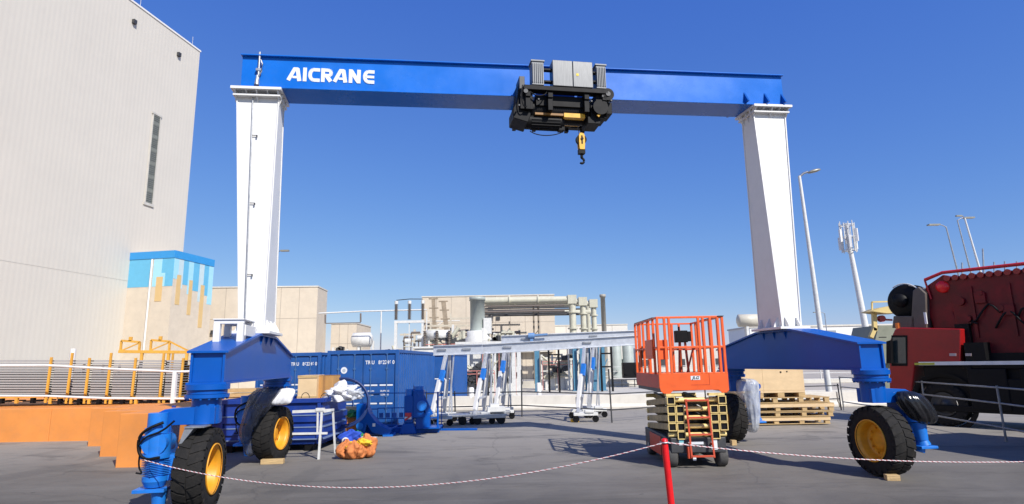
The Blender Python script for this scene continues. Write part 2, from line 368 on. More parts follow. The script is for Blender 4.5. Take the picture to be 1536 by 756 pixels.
SLABM = mat('pale_pavement', (0.52, 0.49, 0.43), 0.9, var=0.1, scale=0.8, dirt=0.3, dirtc=(0.36, 0.33, 0.28))
mb = MB(); mb.add([(-2500, -400, -0.012), (2500, -400, -0.012), (2500, 3500, -0.012), (-2500, 3500, -0.012)], [(0, 1, 2, 3)])
struct(mb.build('ground', SAND))
mb = MB(); mb.add([(-45, -14, 0), (60, -14, 0), (60, 26.4, 0), (-45, 29, 0)], [(0, 1, 2, 3)])
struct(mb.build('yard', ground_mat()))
mb = MB(); mb.add([(-45, 31.5, -0.006), (90, 28.6, -0.006), (90, 34.0, -0.006), (-45, 37.4, -0.006)], [(0, 1, 2, 3)])
struct(mb.build('road', ROADM))
mb = MB(); mb.b2(-45, 90, 36.0, 36.4, -0.1, 0.13)
struct(mb.build('kerb', PCONC, bevel=0.02))
mb = MB(); mb.add([(-45, 38, -0.004), (16, 38, -0.004), (16, 56, -0.004), (-45, 56, -0.004)], [(0, 1, 2, 3)])
struct(mb.build('pavement', SLABM))
# loading dock (orange painted plinth that steps forward on its right)
DOCK = mat('dock_orange_paint', (0.70, 0.255, 0.055), 0.65, var=0.10, scale=1.2, bump=0.08, bscale=6, dirt=0.30, dirtc=(0.48, 0.22, 0.09))
DTOP = mat('dock_top_concrete', (0.38, 0.33, 0.27), 0.9, var=0.12, scale=2)
D = [gd(0, 660), gd(170, 662), gd(188, 676), gd(201, 694), gd(241, 708)]
xs = [-32, D[1].x, D[2].x + 0.02, D[3].x, -7.66]; ys = [18.05, 16.75, 14.75, 13.1]; zt = [0.93, 0.985, 1.04, 1.09]
mb = MB(); mt = MB()
for i in range(4):
    x0, x1 = xs[i], xs[i + 1]
    n = max(1, int((x1 - x0) / 1.9)); w = (x1 - x0) / n
    for k in range(n): mb.b2(x0 + k * w + 0.004, x0 + (k + 1) * w - 0.004, ys[i] + 0.003 * (k % 2), 18.9 if i else 25.8, -0.05, zt[i])
dock = struct(mb.build('loading_dock', DOCK, bevel=0.012))

# ------------------------------------------------------------------ tall building on the left
dv = ray(928, 542); FD = Vector((dv.x, dv.y)).normalized()          # facade direction (away from the camera)
A_ = at(300, 78, 45); HT = A_.z
FX, FY = Vector((FD.x, FD.y, 0)), Vector((-FD.y, FD.x, 0))          # along facade, and into the building
FANG = math.atan2(FD.y, FD.x)
def clad(name, rgb, axis=0, scale=5.2):
    m = mat(name, rgb, 0.6, var=0.03, scale=0.25, dirt=0.10, dirtc=tuple(c * 0.8 for c in rgb))
    n = m.node_tree.nodes; l = m.node_tree.links
    tc = n.new('ShaderNodeTexCoord'); sx = n.new('ShaderNodeSeparateXYZ'); l.new(tc.outputs['Object'], sx.inputs[0])
    mu = n.new('ShaderNodeMath'); mu.operation = 'MULTIPLY'; mu.inputs[1].default_value = scale * 6.283; l.new(sx.outputs[axis], mu.inputs[0])
    si = n.new('ShaderNodeMath'); si.operation = 'SINE'; l.new(mu.outputs[0], si.inputs[0])
    bp = n.new('ShaderNodeBump'); bp.inputs['Strength'].default_value = 0.09; bp.inputs['Distance'].default_value = 0.02; l.new(si.outputs[0], bp.inputs['Height'])
    l.new(bp.outputs[0], n['Principled BSDF'].inputs['Normal']); return m
TALL = clad('cream_ribbed_cladding', (0.60, 0.56, 0.485), 0, 3.1)
tb = thing('tall_building', 'tall cream ribbed warehouse wall with narrow vertical slit window at left', 'building', (A_.x, A_.y, 0), FANG)
MB().b2(-60, 0, 0, 40, 0, HT).build('wall', TALL, tb)
mb = MB(); mb.b2(-60, 0.06, -0.06, 0.12, HT + 0.003, HT + 0.13); mb.build('roof_edge', WHITE, tb)
def fac(px, py):                                                     # point on the facade -> (along, z)
    d = ray(px, py); nrm = FY; t = (Vector((A_.x, A_.y, 0)) - CAMP).dot(nrm) / d.dot(nrm); p = CAMP + d * t
    return ((p - Vector((A_.x, A_.y, 0))).dot(FX), p.z)
s0 = fac(234, 173); s1 = fac(223, 305); sw = 0.62
sc_ = s1[0] * 0.5 + s0[0] * 0.5
wf = MB(); wf.b2(sc_ - sw / 2 - 0.15, sc_ + sw / 2 + 0.15, -0.09, -0.003, s1[1] - 0.2, s1[1]); wf.b2(sc_ - sw / 2 - 0.15, sc_ + sw / 2 + 0.15, -0.09, -0.003, s0[1], s0[1] + 0.14)
wf.b2(sc_ - sw / 2 - 0.05, sc_ - sw / 2, -0.08, -0.003, s1[1], s0[1]); wf.b2(sc_ + sw / 2, sc_ + sw / 2 + 0.05, -0.08, -0.003, s1[1], s0[1])
wo_ = wf.build('window', mat('frame_cream', (.5, .48, .43), .6), tb)
MB().b2(sc_ - sw / 2, sc_ + sw / 2, -0.02, -0.004, s1[1], s0[1]).build('pane', mat('slit_glass', (0.16, 0.17, 0.16), 0.3, var=0.15), wo_)
sl_ = MB(); nsl = 46
for i in range(nsl):
    z = s1[1] + (s0[1] - s1[1]) * (i + 0.5) / nsl; big = i % 7 == 6
    sl_.b2(sc_ - sw / 2, sc_ + sw / 2, -0.06, -0.022, z - (0.09 if big else 0.035), z + (0.09 if big else 0.035))
sl_.build('louvre', mat('louvre_grey', (0.20, 0.21, 0.18), 0.6), wo_)
for px, py in ((200, 33), (267, 82)):
    a, z = fac(px, py); q = MB(); q.b2(a - 0.13, a + 0.13, -0.2, -0.003, z - 0.15, z + 0.15); q.build('wall_light', DGREY, tb)
for px, py in ((212, 12), (290, 68)):
    a, z = fac(px, py); MB().tube((a, 0.1, HT), (a, 0.1, HT + 0.9), 0.02, 6).build('lightning_rod', STEEL, tb)
# horizontal panel joints
jm = MB()
for z in (7.9,): jm.b2(-60, 0, -0.012, -0.003, z, z + 0.02)
jm.build('joint', mat('joint_grey', (0.52, 0.49, 0.43), 0.7, var=0.05), tb)
# ------------------------------------------------------------------ low annex with painted blocks
an0 = at(263, 376.5, 39.5); anL = at(219, 378, 39.9); HA = an0.z
AFX = Vector((an0.x - anL.x, an0.y - anL.y, 0)).normalized(); AANG = math.atan2(AFX.y, AFX.x)
wA = 4.2; dA = 4.0
SKYB = mat('parapet_blue_paint', (0.03, 0.27, 0.60), 0.6, var=0.06); PALEB = mat('pale_blue_block_paint', (0.33, 0.62, 0.75), 0.7, var=0.04)
MIDB = mat('mid_blue_block_paint', (0.12, 0.42, 0.62), 0.7, var=0.05); SANDY = mat('yellow_block_paint', (0.62, 0.43, 0.19), 0.7, var=0.05); PALEP = mat('grey_blue_block_paint', (0.48, 0.60, 0.62), 0.7, var=0.05)
an = thing('annex_building', 'low beige annex with blue parapet and pixel blocks painted under its roofline', 'building', (an0.x, an0.y, 0), AANG)
# local: x along front (corner at 0, going -x to the left), y into building
skew = math.atan2(FD.y, FD.x) - AANG
ex = Vector((math.cos(skew), math.sin(skew), 0))                     # side wall direction in local frame
def quad_wall(mb, o, d, L, z0, z1, nrm, t=0.02):
    o = Vector(o); d = Vector(d); nrm = Vector(nrm)
    a, b = o, o + d * L
    ps = [a, b, b + nrm * t, a + nrm * t]
    mb.hexa([p + Vector((0, 0, z0)) for p in ps], [p + Vector((0, 0, z1)) for p in ps])
body = MB(); P = [Vector((-wA, 0, 0)), Vector((0, 0, 0)), ex * dA, ex * dA + Vector((-wA, 0, 0))]
body.hexa([p for p in P], [p + Vector((0, 0, HA)) for p in P]); body.build('wall', CONC, an)
sn = Vector((ex.y, -ex.x, 0))
q = MB(); quad_wall(q, (-wA, 0, 0), (1, 0, 0), wA + 0.03, HA - 0.45, HA + 0.05, (0, -1, 0), 0.05); quad_wall(q, (0.0, 0, 0), ex, dA, HA - 0.45, HA + 0.05, sn, 0.05); q.build('parapet', SKYB, an)
pat = {'mid_blue_block': (MB(), MIDB), 'pale_blue_block': (MB(), PALEB), 'grey_blue_block': (MB(), PALEP), 'yellow_block': (MB(), SANDY)}
def blk(face, a0, a1, z0, z1, k, t=0.012):
    if face == 'f': quad_wall(pat[k][0], (a0, 0, 0), (1, 0, 0), a1 - a0, z0, z1, (0, -1, 0), t)
    else: quad_wall(pat[k][0], ex * a0, ex, a1 - a0, z0, z1, sn, t)
zz = HA - 0.45
blk('f', -wA, -1.75, zz - 1.9, zz, 'mid_blue_block'); blk('f', -1.55, -0.9, zz - 1.9, zz, 'pale_blue_block'); blk('f', -0.9, 0, zz - 1.0, zz, 'mid_blue_block')
blk('f', -0.6, 0, zz - 1.9, zz - 1.0, 'mid_blue_block', 0.013); blk('f', -0.9, -0.6, zz - 1.9, zz - 1.0, 'pale_blue_block', 0.013); blk('f', -1.25, -0.75, zz - 2.9, zz - 1.25, 'yellow_block', 0.02)
for i, (a0, a1, h, k) in enumerate(((0, .45, 1.4, 'pale_blue_block'), (.45, .9, 2.0, 'grey_blue_block'), (.9, 1.4, 1.7, 'mid_blue_block'), (1.4, 1.9, 2.3, 'pale_blue_block'), (1.9, 2.5, 2.0, 'mid_blue_block'), (2.5, 3.0, 2.7, 'grey_blue_block'), (3.0, 3.5, 2.2, 'mid_blue_block'), (3.5, 4.0, 2.8, 'pale_blue_block'))):
    blk('s', a0, a1, zz - h, zz, k)
for a0, a1, h0, h1 in ((.35, .75, 1.1, 3.1), (1.55, 1.9, 1.3, 3.7), (2.75, 3.15, 1.5, 4.5)): blk('s', a0, a1, zz - h1, zz - h0, 'yellow_block', 0.02)
for k, (q, m_) in pat.items(): q.build(k, m_, an)
dp = MB(); dp.path([(-1.62, -0.1, HA - 0.5), (-1.62, -0.12, 4), (-1.62, -0.12, 0)], 0.06, 8); dp.build('downpipe', WHITE, an)
# ------------------------------------------------------------------ beige walls and substation buildings
def beige_block(name, label, p0, p1, depth, mat_, joints=4, extra=None, z1=None):
    """front face between two pixel-located top corners"""
    d = Vector((p1.x - p0.x, p1.y - p0.y, 0)); L = d.length; ang = math.atan2(d.y, d.x); z = z1 or (p0.z + p1.z) / 2
    t = thing(name, label, 'building', (p0.x, p0.y, 0), ang)
    MB().b2(0, L, 0, depth, 0, z).build('wall', mat_, t)
    j = MB()
    for i in range(1, joints): j.b2(L * i / joints - 0.015, L * i / joints + 0.015, -0.01, -0.002, 0, z)
    for h in (z * 0.36, z * 0.7): j.b2(0, L, -0.008, -0.001, h, h + 0.03)
    j.build('joint', mat('panel_joint', (0.36, 0.31, 0.25), 0.8), t)
    MB().b2(-0.04, L + 0.04, -0.05, depth, z + 0.002, z + 0.1).build('coping', PCONC, t)
    return t, L, z
bw, L_, z_ = beige_block('blast_wall', 'long plain beige concrete wall between annex and blue containers', at(312, 434, 46), at(477, 428.5, 46.5), 3.0, CONC, 6)
q = MB()
for x in (L_ * 0.06, L_ * 0.62): q.b2(x, x + 0.28, -0.2, -0.002, 4.55, 4.85)
q.build('wall_lamp', DGREY, bw)
sb, L_, z_ = beige_block('small_beige_building', 'small beige building behind the gap between two blue containers', at(497, 485, 50), at(535, 487, 50), 5.0, CONC, 3)
hb, L_, z_ = beige_block('transformer_building', 'large beige panelled building behind the vertical grey silencer', at(633, 447.5, 55), at(831, 441, 55), 9.0, CONC, 9)
vt = MB(); vt.b2(L_ * 0.455, L_ * 0.455 + 1.0, -0.16, -0.002, 5.7, 7.0); vt.build('louvre', mat('louvre_dark', (0.16, 0.14, 0.12), 0.7), hb)
vt = MB(); vt.b2(L_ * 0.56, L_ * 0.56 + 0.35, -0.1, -0.002, 5.9, 6.2); vt.b2(L_ * 0.035, L_ * 0.035 + 0.4, -0.1, -0.002, 5.4, 5.7); vt.build('vent', DGREY, hb)
dr = MB()
for a, w_, h in ((0.62, 1.6, 2.9), (0.83, 1.5, 2.9)): dr.b2(L_ * a, L_ * a + w_, -0.05, -0.002, 0.4, h)
dr.build('door', mat('shutter_grey', (0.30, 0.27, 0.23), 0.6), hb)
MB().b2(L_ * 0.5, L_ * 0.98, -0.6, -0.003, 2.95, 3.25).build('canopy', PCONC, hb)
MB().b2(-2, L_ + 14, -5, 0.0, -0.1, 0.55).build('plinth', SLABM, hb)
cb, L_, z_ = beige_block('control_building', 'low white control building under the pipe rack beside the thin chimney', at(826, 488, 58), at(941, 488.5, 58), 6.0, mat('white_render', (0.66, 0.63, 0.56), 0.8, var=0.06, scale=1), 5)
w_ = MB()
for a in (0.2, 0.55, 0.8): w_.b2(L_ * a, L_ * a + 1.0, -0.05, -0.002, 1.2, 2.2)
w_.build('window', GLASS, cb)

# ================================================================== GANTRY CRANE
G = Vector((0.525, 12.27, 0)); TH = R(9.5)
UX = Vector((math.cos(TH), math.sin(TH), 0)); VY = Vector((-math.sin(TH), math.cos(TH), 0))
def loc(u, v, z): return G + UX * u + VY * v + Vector((0, 0, z))
gc = thing('gantry_crane', 'blue and white rubber tyred gantry crane spanning the yard', 'gantry crane', tuple(G), TH)
def zb(x): return 7.42 + 0.0225 * (x + 5.45)
def zt_(x): return zb(x) + 0.685 + 0.005 * (x + 5.95)
g = MB(); U0, U1 = -5.95, 5.80
def slab(mb, u0, u1, v0, v1, f0, f1):
    mb.hexa([(u0, v0, f0(u0)), (u1, v0, f0(u1)), (u1, v1, f0(u1)), (u0, v1, f0(u0))], [(u0, v0, f1(u0)), (u1, v0, f1(u1)), (u1, v1, f1(u1)), (u0, v1, f1(u0))])
slab(g, U0 + .02, U1 - .02, -.33, .33, lambda x: zb(x) + .03, lambda x: zt_(x) - .025)
slab(g, U0, U1, -.40, .40, lambda x: zt_(x) - .025, zt_)
slab(g, U0, U1, -.36, .36, zb, lambda x: zb(x) + .03)
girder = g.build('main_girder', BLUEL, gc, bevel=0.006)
# lettering A I C R A N E, stroked solids raised on the web
lt = MB(); LH = 0.295; TW = 0.072
_sn = [0]
def stroke(x, z, pts, w=TW):
    _sn[0] += 1; yo = -0.004 - .0004 * _sn[0]
    P_ = [Vector((x + a * .93, 0, z + b)) for a, b in pts]
    for i in range(len(P_) - 1):
        d = (P_[i + 1] - P_[i]).normalized(); nn = Vector((-d.z, 0, d.x)) * w / 2
        e = d * (w / 2 if False else 0.0)
        a, b = P_[i] - e, P_[i + 1] + e
        yo -= .00005; lt.add([a - nn + Vector((0, yo, 0)), b - nn + Vector((0, yo, 0)), b + nn + Vector((0, yo, 0)), a + nn + Vector((0, yo, 0)), a - nn, b - nn, b + nn, a + nn],
               [(0, 1, 2, 3), (0, 4, 5, 1), (2, 6, 7, 3), (1, 5, 6, 2), (3, 7, 4, 0)])
def arc(cx, cz, rx, rz, a0, a1, n=10): return [(cx + rx * math.cos(R(a0 + (a1 - a0) * i / n)), cz + rz * math.sin(R(a0 + (a1 - a0) * i / n))) for i in range(n + 1)]
h2 = TW / 2
def letA(x, z): stroke(x, z, [(0.015, 0.012), (0.145, LH - .02)], 0.072); stroke(x, z, [(0.115, LH - 0.034), (0.215, LH - 0.034)], 0.068); stroke(x, z, [(0.195, LH - .02), (0.245, 0.006)], 0.078); stroke(x, z, [(0.10, 0.085), (0.22, 0.085)], 0.05)
def letC(x, z): stroke(x, z, [(0.24, LH - h2)] + arc(0.11, LH / 2, 0.075, LH / 2 - h2, 90, 270, 14) + [(0.24, h2)])
def letE(x, z): letC(x, z); stroke(x, z, [(0.04, LH / 2), (0.235, LH / 2)], 0.055)
def letI(x, z): stroke(x, z, [(0.04, 0), (0.04, LH)])
def letR(x, z): stroke(x, z, [(0.04, 0), (0.04, LH)]); stroke(x, z, [(0.0, LH - h2), (0.15, LH - h2)] + arc(0.15, LH - 0.095, 0.06, 0.095 - h2, 90, -90, 8) + [(0.06, LH - 0.151)], 0.07); stroke(x, z, [(0.12, 0.13), (0.205, 0.02)], 0.08)
def letN(x, z): stroke(x, z, [(0.04, 0), (0.04, LH)]); stroke(x, z, [(0.05, LH - .03), (0.205, 0.03)], 0.08); stroke(x, z, [(0.215, 0), (0.215, LH)])
cx = -5.06
for fn, adv in ((letA, .29), (letI, .105), (letC, .245), (letR, .25), (letA, .29), (letN, .285), (letE, .25)):
    fn(cx, 7.605 + 0.0225 * (cx + 5.06)); cx += adv
ltr = lt.build('lettering', LETTER, girder, loc=(0, -0.331, 0))
# stiffener fins and lug on the girder
q = MB()
for x in (4.82, 5.32, 5.74):
    q.prism([(0, 0), (0.15, 0), (0.0, 0.26)], lambda a, b, t, x=x: (x + t, -0.33 - a, zb(x) + 0.035 + b), -0.02, 0.02)
    q.prism([(0, 0), (0.15, 0), (0.0, 0.26)], lambda a, b, t, x=x: (x + t, 0.33 + a, zb(x) + 0.035 + b), -0.02, 0.02)
q.build('stiffener', BLUE, gc)
q = MB(); q.tube((-5.60, -0.37, 7.50), (-5.60, -0.37, 8.16), 0.022, 8); q.bar((-5.60, -.335, 7.78), (-5.60, -.40, 7.78), .1, .05); q.tube((-5.62, -0.38, 7.46), (-5.62, -0.38, 7.66), 0.05, 8, r2=0.02); q.path([(-5.57, -.37, 8.0), (-5.53, -.4, 7.9), (-5.54, -.4, 7.75), (-5.6, -.38, 7.62)], .014, 6)
q.build('cable_guide', STEEL, gc)
# legs
for s in (-1, 1):
    cb_ = -5.42 if s < 0 else 5.34; ct = -5.62 if s < 0 else 5.45; top = zb(ct) - 0.06; bot = 2.66
    l_ = MB(); wt, wb, dt, db = 0.395, 0.215, 0.22, 0.42
    l_.hexa([(cb_ - wb, -db, bot), (cb_ + wb, -db, bot), (cb_ + wb, db, bot), (cb_ - wb, db, bot)], [(ct - wt, -dt, top), (ct + wt, -dt, top), (ct + wt, dt, top), (ct - wt, dt, top)])
    # plate edges standing a little proud, as welded box legs have
    for sx in (-1, 1):
        for sy in (-1, 1):
            l_.hexa([(cb_ + sx * wb - .012, sy * (db + .012) - .012, bot), (cb_ + sx * wb + .012, sy * (db + .012) - .012, bot), (cb_ + sx * wb + .012, sy * (db + .012) + .012, bot), (cb_ + sx * wb - .012, sy * (db + .012) + .012, bot)],
                    [(ct + sx * wt - .012, sy * (dt + .012) - .012, top), (ct + sx * wt + .012, sy * (dt + .012) - .012, top), (ct + sx * wt + .012, sy * (dt + .012) + .012, top), (ct + sx * wt - .012, sy * (dt + .012) + .012, top)])
    leg = l_.build('leg', WHITE, gc)
    f = MB(); slab(f, ct - .47, ct + .47, -.42, .42, lambda x: zb(x) - .055, lambda x: zb(x) - .004)
    slab(f, ct - .44, ct + .44, -.34, .34, lambda x: zb(x) - .16, lambda x: zb(x) - .125)
    for i in range(5):
        x = ct - .40 + i * .20
        for sy in (-1, 1): f.prism([(0, 0), (.17, 0), (0, -.22 if i in (0, 2, 4) else -.1)], lambda a, b, t, x=x, sy=sy: (x + t, sy * (.22 + a), zb(ct) - .056 + b), -.012, .012)
    for sx in (-1, 1):
        for yy in (-.18, 0, .18): f.prism([(0, 0), (.12, 0), (0, -.35)], lambda a, b, t, sx=sx, yy=yy: (ct + sx * (.37 + a * .8), yy + t, zb(ct) - .056 + b), -.012, .012)
    f.build('top_flange', WHITE, leg)
    f = MB(); f.b2(cb_ - .34, cb_ + .34, -.56, .56, 2.605, 2.655)
    for yy in (-.3, 0, .3):
        for sx in (-1, 1): f.prism([(0, 0), (.12, 0), (.10, .06), (.02, .2), (0, .2)], lambda a, b, t, sx=sx, yy=yy: (cb_ + sx * (wb + a), yy + t, 2.656 + b), -.012, .012)
    for xx in (-.13, .13):
        for sy in (-1, 1): f.prism([(0, 0), (.13, 0), (.11, .06), (.02, .2), (0, .2)], lambda a, b, t, sy=sy, xx=xx: (cb_ + xx + t, sy * (db + a), 2.656 + b), -.012, .012)
    f.build('base_flange', WHITE, leg, bevel=0.005)
    if s < 0:
        c_ = MB(); pts = [(cb_ - .12, -db - .03, 2.75), (ct - .09, -dt - .03, top - .02)]
        c_.tube(pts[0], pts[1], .013, 6); c_.build('conduit', STEEL, leg)
        c_ = MB()
        for k in (.2, .5, .8):
            p_ = Vector(pts[0]).lerp(Vector(pts[1]), k); c_.box(p_ + Vector((.05, -.0, .03)), (.10, .012, .012)); c_.box(p_ + Vector((.10, -.01, .01)), (.022, .02, .045))
        c_.build('clamp', DGREY, leg)
# end beams with swivel columns, wheels, drives
def tyre(mb, c, ax, r, w):
    c = Vector(c); ax = Vector(ax).normalized(); h = w / 2
    mb.lathe([(-h * .62, r * .52), (-h * .95, r * .60), (-h, r * .72), (-h * .97, r * .88), (-h * .80, r * .965), (-h * .3, r * .972), (h * .3, r * .972), (h * .80, r * .965), (h * .97, r * .88), (h, r * .72), (h * .95, r * .60), (h * .62, r * .52)], c, ax, 48)
    a = Vector((0, 0, 1)); e1 = ax.cross(a).normalized(); e2 = ax.cross(e1); n = 24
    for k in range(n):
        for side in (-1, 1):
            t0 = 2 * math.pi * (k + (.5 if side > 0 else 0)) / n; vs = []
            for rr in (r * .955, r * .995):
                for al, da in ((0.04, .04), (0.55, .0), (1.0, -.05)):
                    for wd in (-.098, .098):
                        t = t0 + da * 1.3 + wd; r_ = rr - (0.03 * r if al == 1.0 else 0)
                        vs.append(c + ax * (side * h * al * .99) + (e1 * math.cos(t) + e2 * math.sin(t)) * r_)
            fs = [(6, 7, 9, 8), (8, 9, 11, 10), (0, 2, 8, 6), (2, 4, 10, 8), (1, 7, 9, 3), (3, 9, 11, 5), (0, 6, 7, 1), (4, 5, 11, 10)]
            mb.add(vs, fs)
            # shoulder lug running down the sidewall
            q = []
            for al, rr in ((1.0, .965), (1.035, .93), (1.03, .84), (.96, .84)):
                for wd in (-.07, .07):
                    t = t0 - .11 + wd; q.append(c + ax * (side * h * al) + (e1 * math.cos(t) + e2 * math.sin(t)) * (r * rr))
            mb.add(q, [(0, 2, 3, 1), (2, 4, 5, 3), (0, 1, 7, 6), (0, 6, 4, 2), (1, 3, 5, 7)])
    return mb
WR = 0.585
for s in (-1, 1):
    C_ = -5.49 if s < 0 else 5.43; hw = 0.235; cm = -5.42 if s < 0 else 5.34; zz0 = 0.0
    eb = MB()
    prof = [(-2.45, 1.80), (2.45, 1.80), (2.45, 2.24), (0.62, 2.56), (-0.62, 2.56), (-2.45, 2.24)]
    eb.prism(prof, lambda a, b, t: (C_ + t, a, b), -hw, hw)
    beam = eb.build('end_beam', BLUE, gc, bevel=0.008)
    q = MB(); pr = [(-2.52, 2.225), (-.64, 2.56), (.64, 2.56), (2.52, 2.225), (2.52, 2.255), (.64, 2.60), (-.64, 2.60), (-2.52, 2.255)]
    q.prism(pr, lambda a, b, t: (C_ + t, a, b), -hw - .05, hw + .05)
    q.b2(C_ - hw - .04, C_ + hw + .04, -2.50, 2.50, 1.775, 1.803)
    for yy in (-.4, 0, .4):
        for sx in (-1, 1): q.prism([(0, 0), (.045, 0), (0, -.16)], lambda a, b, t, sx=sx, yy=yy: (C_ + sx * (hw + a), yy + t, 2.555 + b), -.012, .012)
    for sy in (-1, 1): q.b2(C_ - hw - .003, C_ - hw + .03, sy * 2.47 - .02, sy * 2.47 + .02, 1.80, 2.235); q.b2(C_ + hw - .03, C_ + hw + .003, sy * 2.47 - .02, sy * 2.47 + .02, 1.80, 2.235)
    q.build('cover_plate', BLUE, beam)
    if s < 0:
        w_ = MB()
        for yy in (-1.55, -.98):
            for xx in (-.18, .18): w_.b2(C_ + xx - .05, C_ + xx + .05, yy - .05, yy + .05, 2.34, 2.71)
            w_.b2(C_ - .23, C_ + .23, yy - .045, yy + .045, 2.71, 2.77)
        w_.b2(C_ - .24, C_ + .24, -1.62, -.90, 2.773, 2.792)
        w_.b2(C_ + .20, C_ + .245, -1.5, -.86, 2.52, 2.70)
        w_.build('equipment_stand', WHITE, gc, bevel=0.006)
    for vy in (-2.40, 2.30):
        near = vy < 0
        steer = 0.0
        if s < 0 and not near: steer = R(-15)
        sw_ = MB()
        cc = (C_, vy)
        sw_.tube((C_, vy, 1.70), (C_, vy, 1.775), .30, 32); sw_.tube((C_, vy, 1.64), (C_, vy, 1.695), .27, 32); sw_.tube((C_, vy, 1.585), (C_, vy, 1.635), .30, 32)
        for k in range(16):
            t = 2 * math.pi * k / 16; sw_.tube((C_ + .275 * math.cos(t), vy + .275 * math.sin(t), 1.56), (C_ + .275 * math.cos(t), vy + .275 * math.sin(t), 1.60), .018, 6)
        sw_.tube((C_, vy, 1.22), (C_, vy, 1.60), .20, 32)
        rot = Matrix.Rotation(steer, 3, 'Z')
        def T(p): p = Vector(p) - Vector((C_, vy, 0)); p = rot @ p; return p + Vector((C_, vy, 0))
        # horizontal arm to the outer side, then the drop arm carrying the axle
        arm = [(C_ - s * .17, 1.22), (C_ + s * .56, 1.22), (C_ + s * .64, 1.30), (C_ + s * .64, 1.37), (C_ + s * .50, 1.44), (C_ + s * .18, 1.46), (C_ - s * .17, 1.46)]
        if s > 0: arm = arm[::-1]
        sw_.prism(arm, lambda a, b, t: T((a, vy + t, b)), -.17, .19)
        sw_.hexa([T((C_ + s * .40, vy - .13, .50)), T((C_ + s * .55, vy - .13, .50)), T((C_ + s * .55, vy + .16, .50)), T((C_ + s * .40, vy + .16, .50))][::s], [T((C_ + s * .40, vy - .17, 1.22)), T((C_ + s * .62, vy - .17, 1.22)), T((C_ + s * .62, vy + .19, 1.22)), T((C_ + s * .40, vy + .19, 1.22))][::s])
        sw = sw_.build('swivel_fork', BLUE, gc, bevel=0.006)
        wc = T((C_ + s * .02 - (.22 if s > 0 and not near else 0), vy, WR)); ax = rot @ Vector((1, 0, 0)) * (-s)     # ax points to the visible inner side
        wh = MB(); wh.lathe([(-.20, .08), (-.20, .20), (-.03, .20), (-.03, .12), (-.03, .11), (-.03, 0.001)], wc, ax, 28)
        wheel = wh.build('wheel', DGREY, gc)
        tyre(MB(), wc, ax, WR, .38).build('tyre', RUBBER, wheel)
        rm = MB(); rm.lathe([(.195, .335), (.20, .352), (.175, .352), (.165, .315), (.12, .295), (.02, .285), (-.01, .27), (-.015, .17), (.03, .15), (.04, .09), (.041, .001)], wc, ax, 40)
        e1 = ax.cross(Vector((0, 0, 1))).normalized(); e2 = ax.cross(e1)
        for k in range(10):
            t = 2 * math.pi * k / 10; p_ = wc + (e1 * math.cos(t) + e2 * math.sin(t)) * .215; rm.tube(p_ - ax * .02, p_ + ax * .022, .017, 6)
        rm.build('rim', RIMY, wheel)
        # drive motor outside the wheel
        dm = MB(); X = C_ + s * .52 - (.22 if s > 0 and not near else 0); Y_ = vy - .22
        def V(dx, dy, z): return T((X + s * dx, Y_ + dy, z))
        if s < 0:
            dm.tube(V(.03, -.02, 1.20), V(.03, -.02, 1.40), .125, 20); dm.tube(V(.03, -.02, 1.12), V(.03, -.02, 1.20), .15, 20)
            dm.tube(V(.0, -.02, .86), V(.0, -.02, 1.12), .165, 22); dm.tube(V(.0, -.17, 1.0), V(.0, .2, 1.0), .16, 22); dm.tube(V(.02, -.02, .80), V(.02, -.02, .86), .19, 22)
            dm.tube(V(.0, -.02, .56), V(.0, -.02, .80), .125, 20); dm.tube(V(.0, -.02, .50), V(.0, -.02, .56), .16, 20); dm.tube(V(.0, -.02, .42), V(.0, -.02, .50), .12, 18, r2=.16)
            dm.box(V(.02, -.02, .385), (.40, .32, .045)); dm.box(V(-.12, .08, .66), (.22, .20, .34)); dm.tube(V(-.07, -.02, .15), V(-.07, -.02, .37), .08, 14, r2=.11)
            for k in range(9): dm.box(V(.0, -.02, .585 + .023 * k), (.275, .275, .008), rot=Matrix.Rotation(R(45), 3, 'Z'))
            dm.box(V(.13, -.06, 1.02), (.14, .12, .16))
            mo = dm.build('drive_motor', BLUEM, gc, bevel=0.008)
            hz = MB(); hz.hose([V(-.1, -.16, 1.28), V(.05, -.22, 1.22), V(.19, -.18, 1.12), V(.20, -.16, .92), V(.10, -.2, .80), V(-.1, -.2, .82)], .02, 8); hz.hose([V(-.25, -.2, 1.30), V(-.1, -.2, 1.16), V(.1, -.22, 1.10), V(.17, -.2, 1.0)], .014, 8)
            hz.hose([V(.17, -.14, .95), V(.2, -.1, .7), V(.13, -.1, .6), V(.22, -.1, .62)], .012, 8); hz.build('hose', BLACK, mo)
        else:
            dm.tube(V(.03, -.02, .90), V(.03, -.02, 1.15), .14, 20); dm.tube(V(.10, -.02, .60), V(.06, -.02, .9), .10, 18, r2=.13); dm.tube(V(.115, -.02, .52), V(.10, -.02, .6), .12, 18, r2=.09)
            dm.box(V(.12, -.02, .485), (.32, .27, .045)); dm.tube(V(.04, -.02, .40), V(.06, -.02, .46), .07, 14); dm.box(V(.02, .05, .8), (.16, .14, .3))
            mo = dm.build('drive_motor', BLUEM, gc, bevel=0.008)
        if s < 0 and near:
            p_ = MB(); p_.b2(C_ - .14, C_ + .12, vy - .42, vy - .12, 1.195, 1.215); p_.hexa([T((C_ - .20, vy - .40, .98)), T((C_ - .17, vy - .40, .98)), T((C_ - .17, vy - .2, .98)), T((C_ - .20, vy - .2, .98))], [T((C_ - .14, vy - .40, 1.19)), T((C_ - .02, vy - .40, 1.19)), T((C_ - .02, vy - .2, 1.19)), T((C_ - .14, vy - .2, 1.19))])
            p_.build('mud_bracket', STEEL, gc)
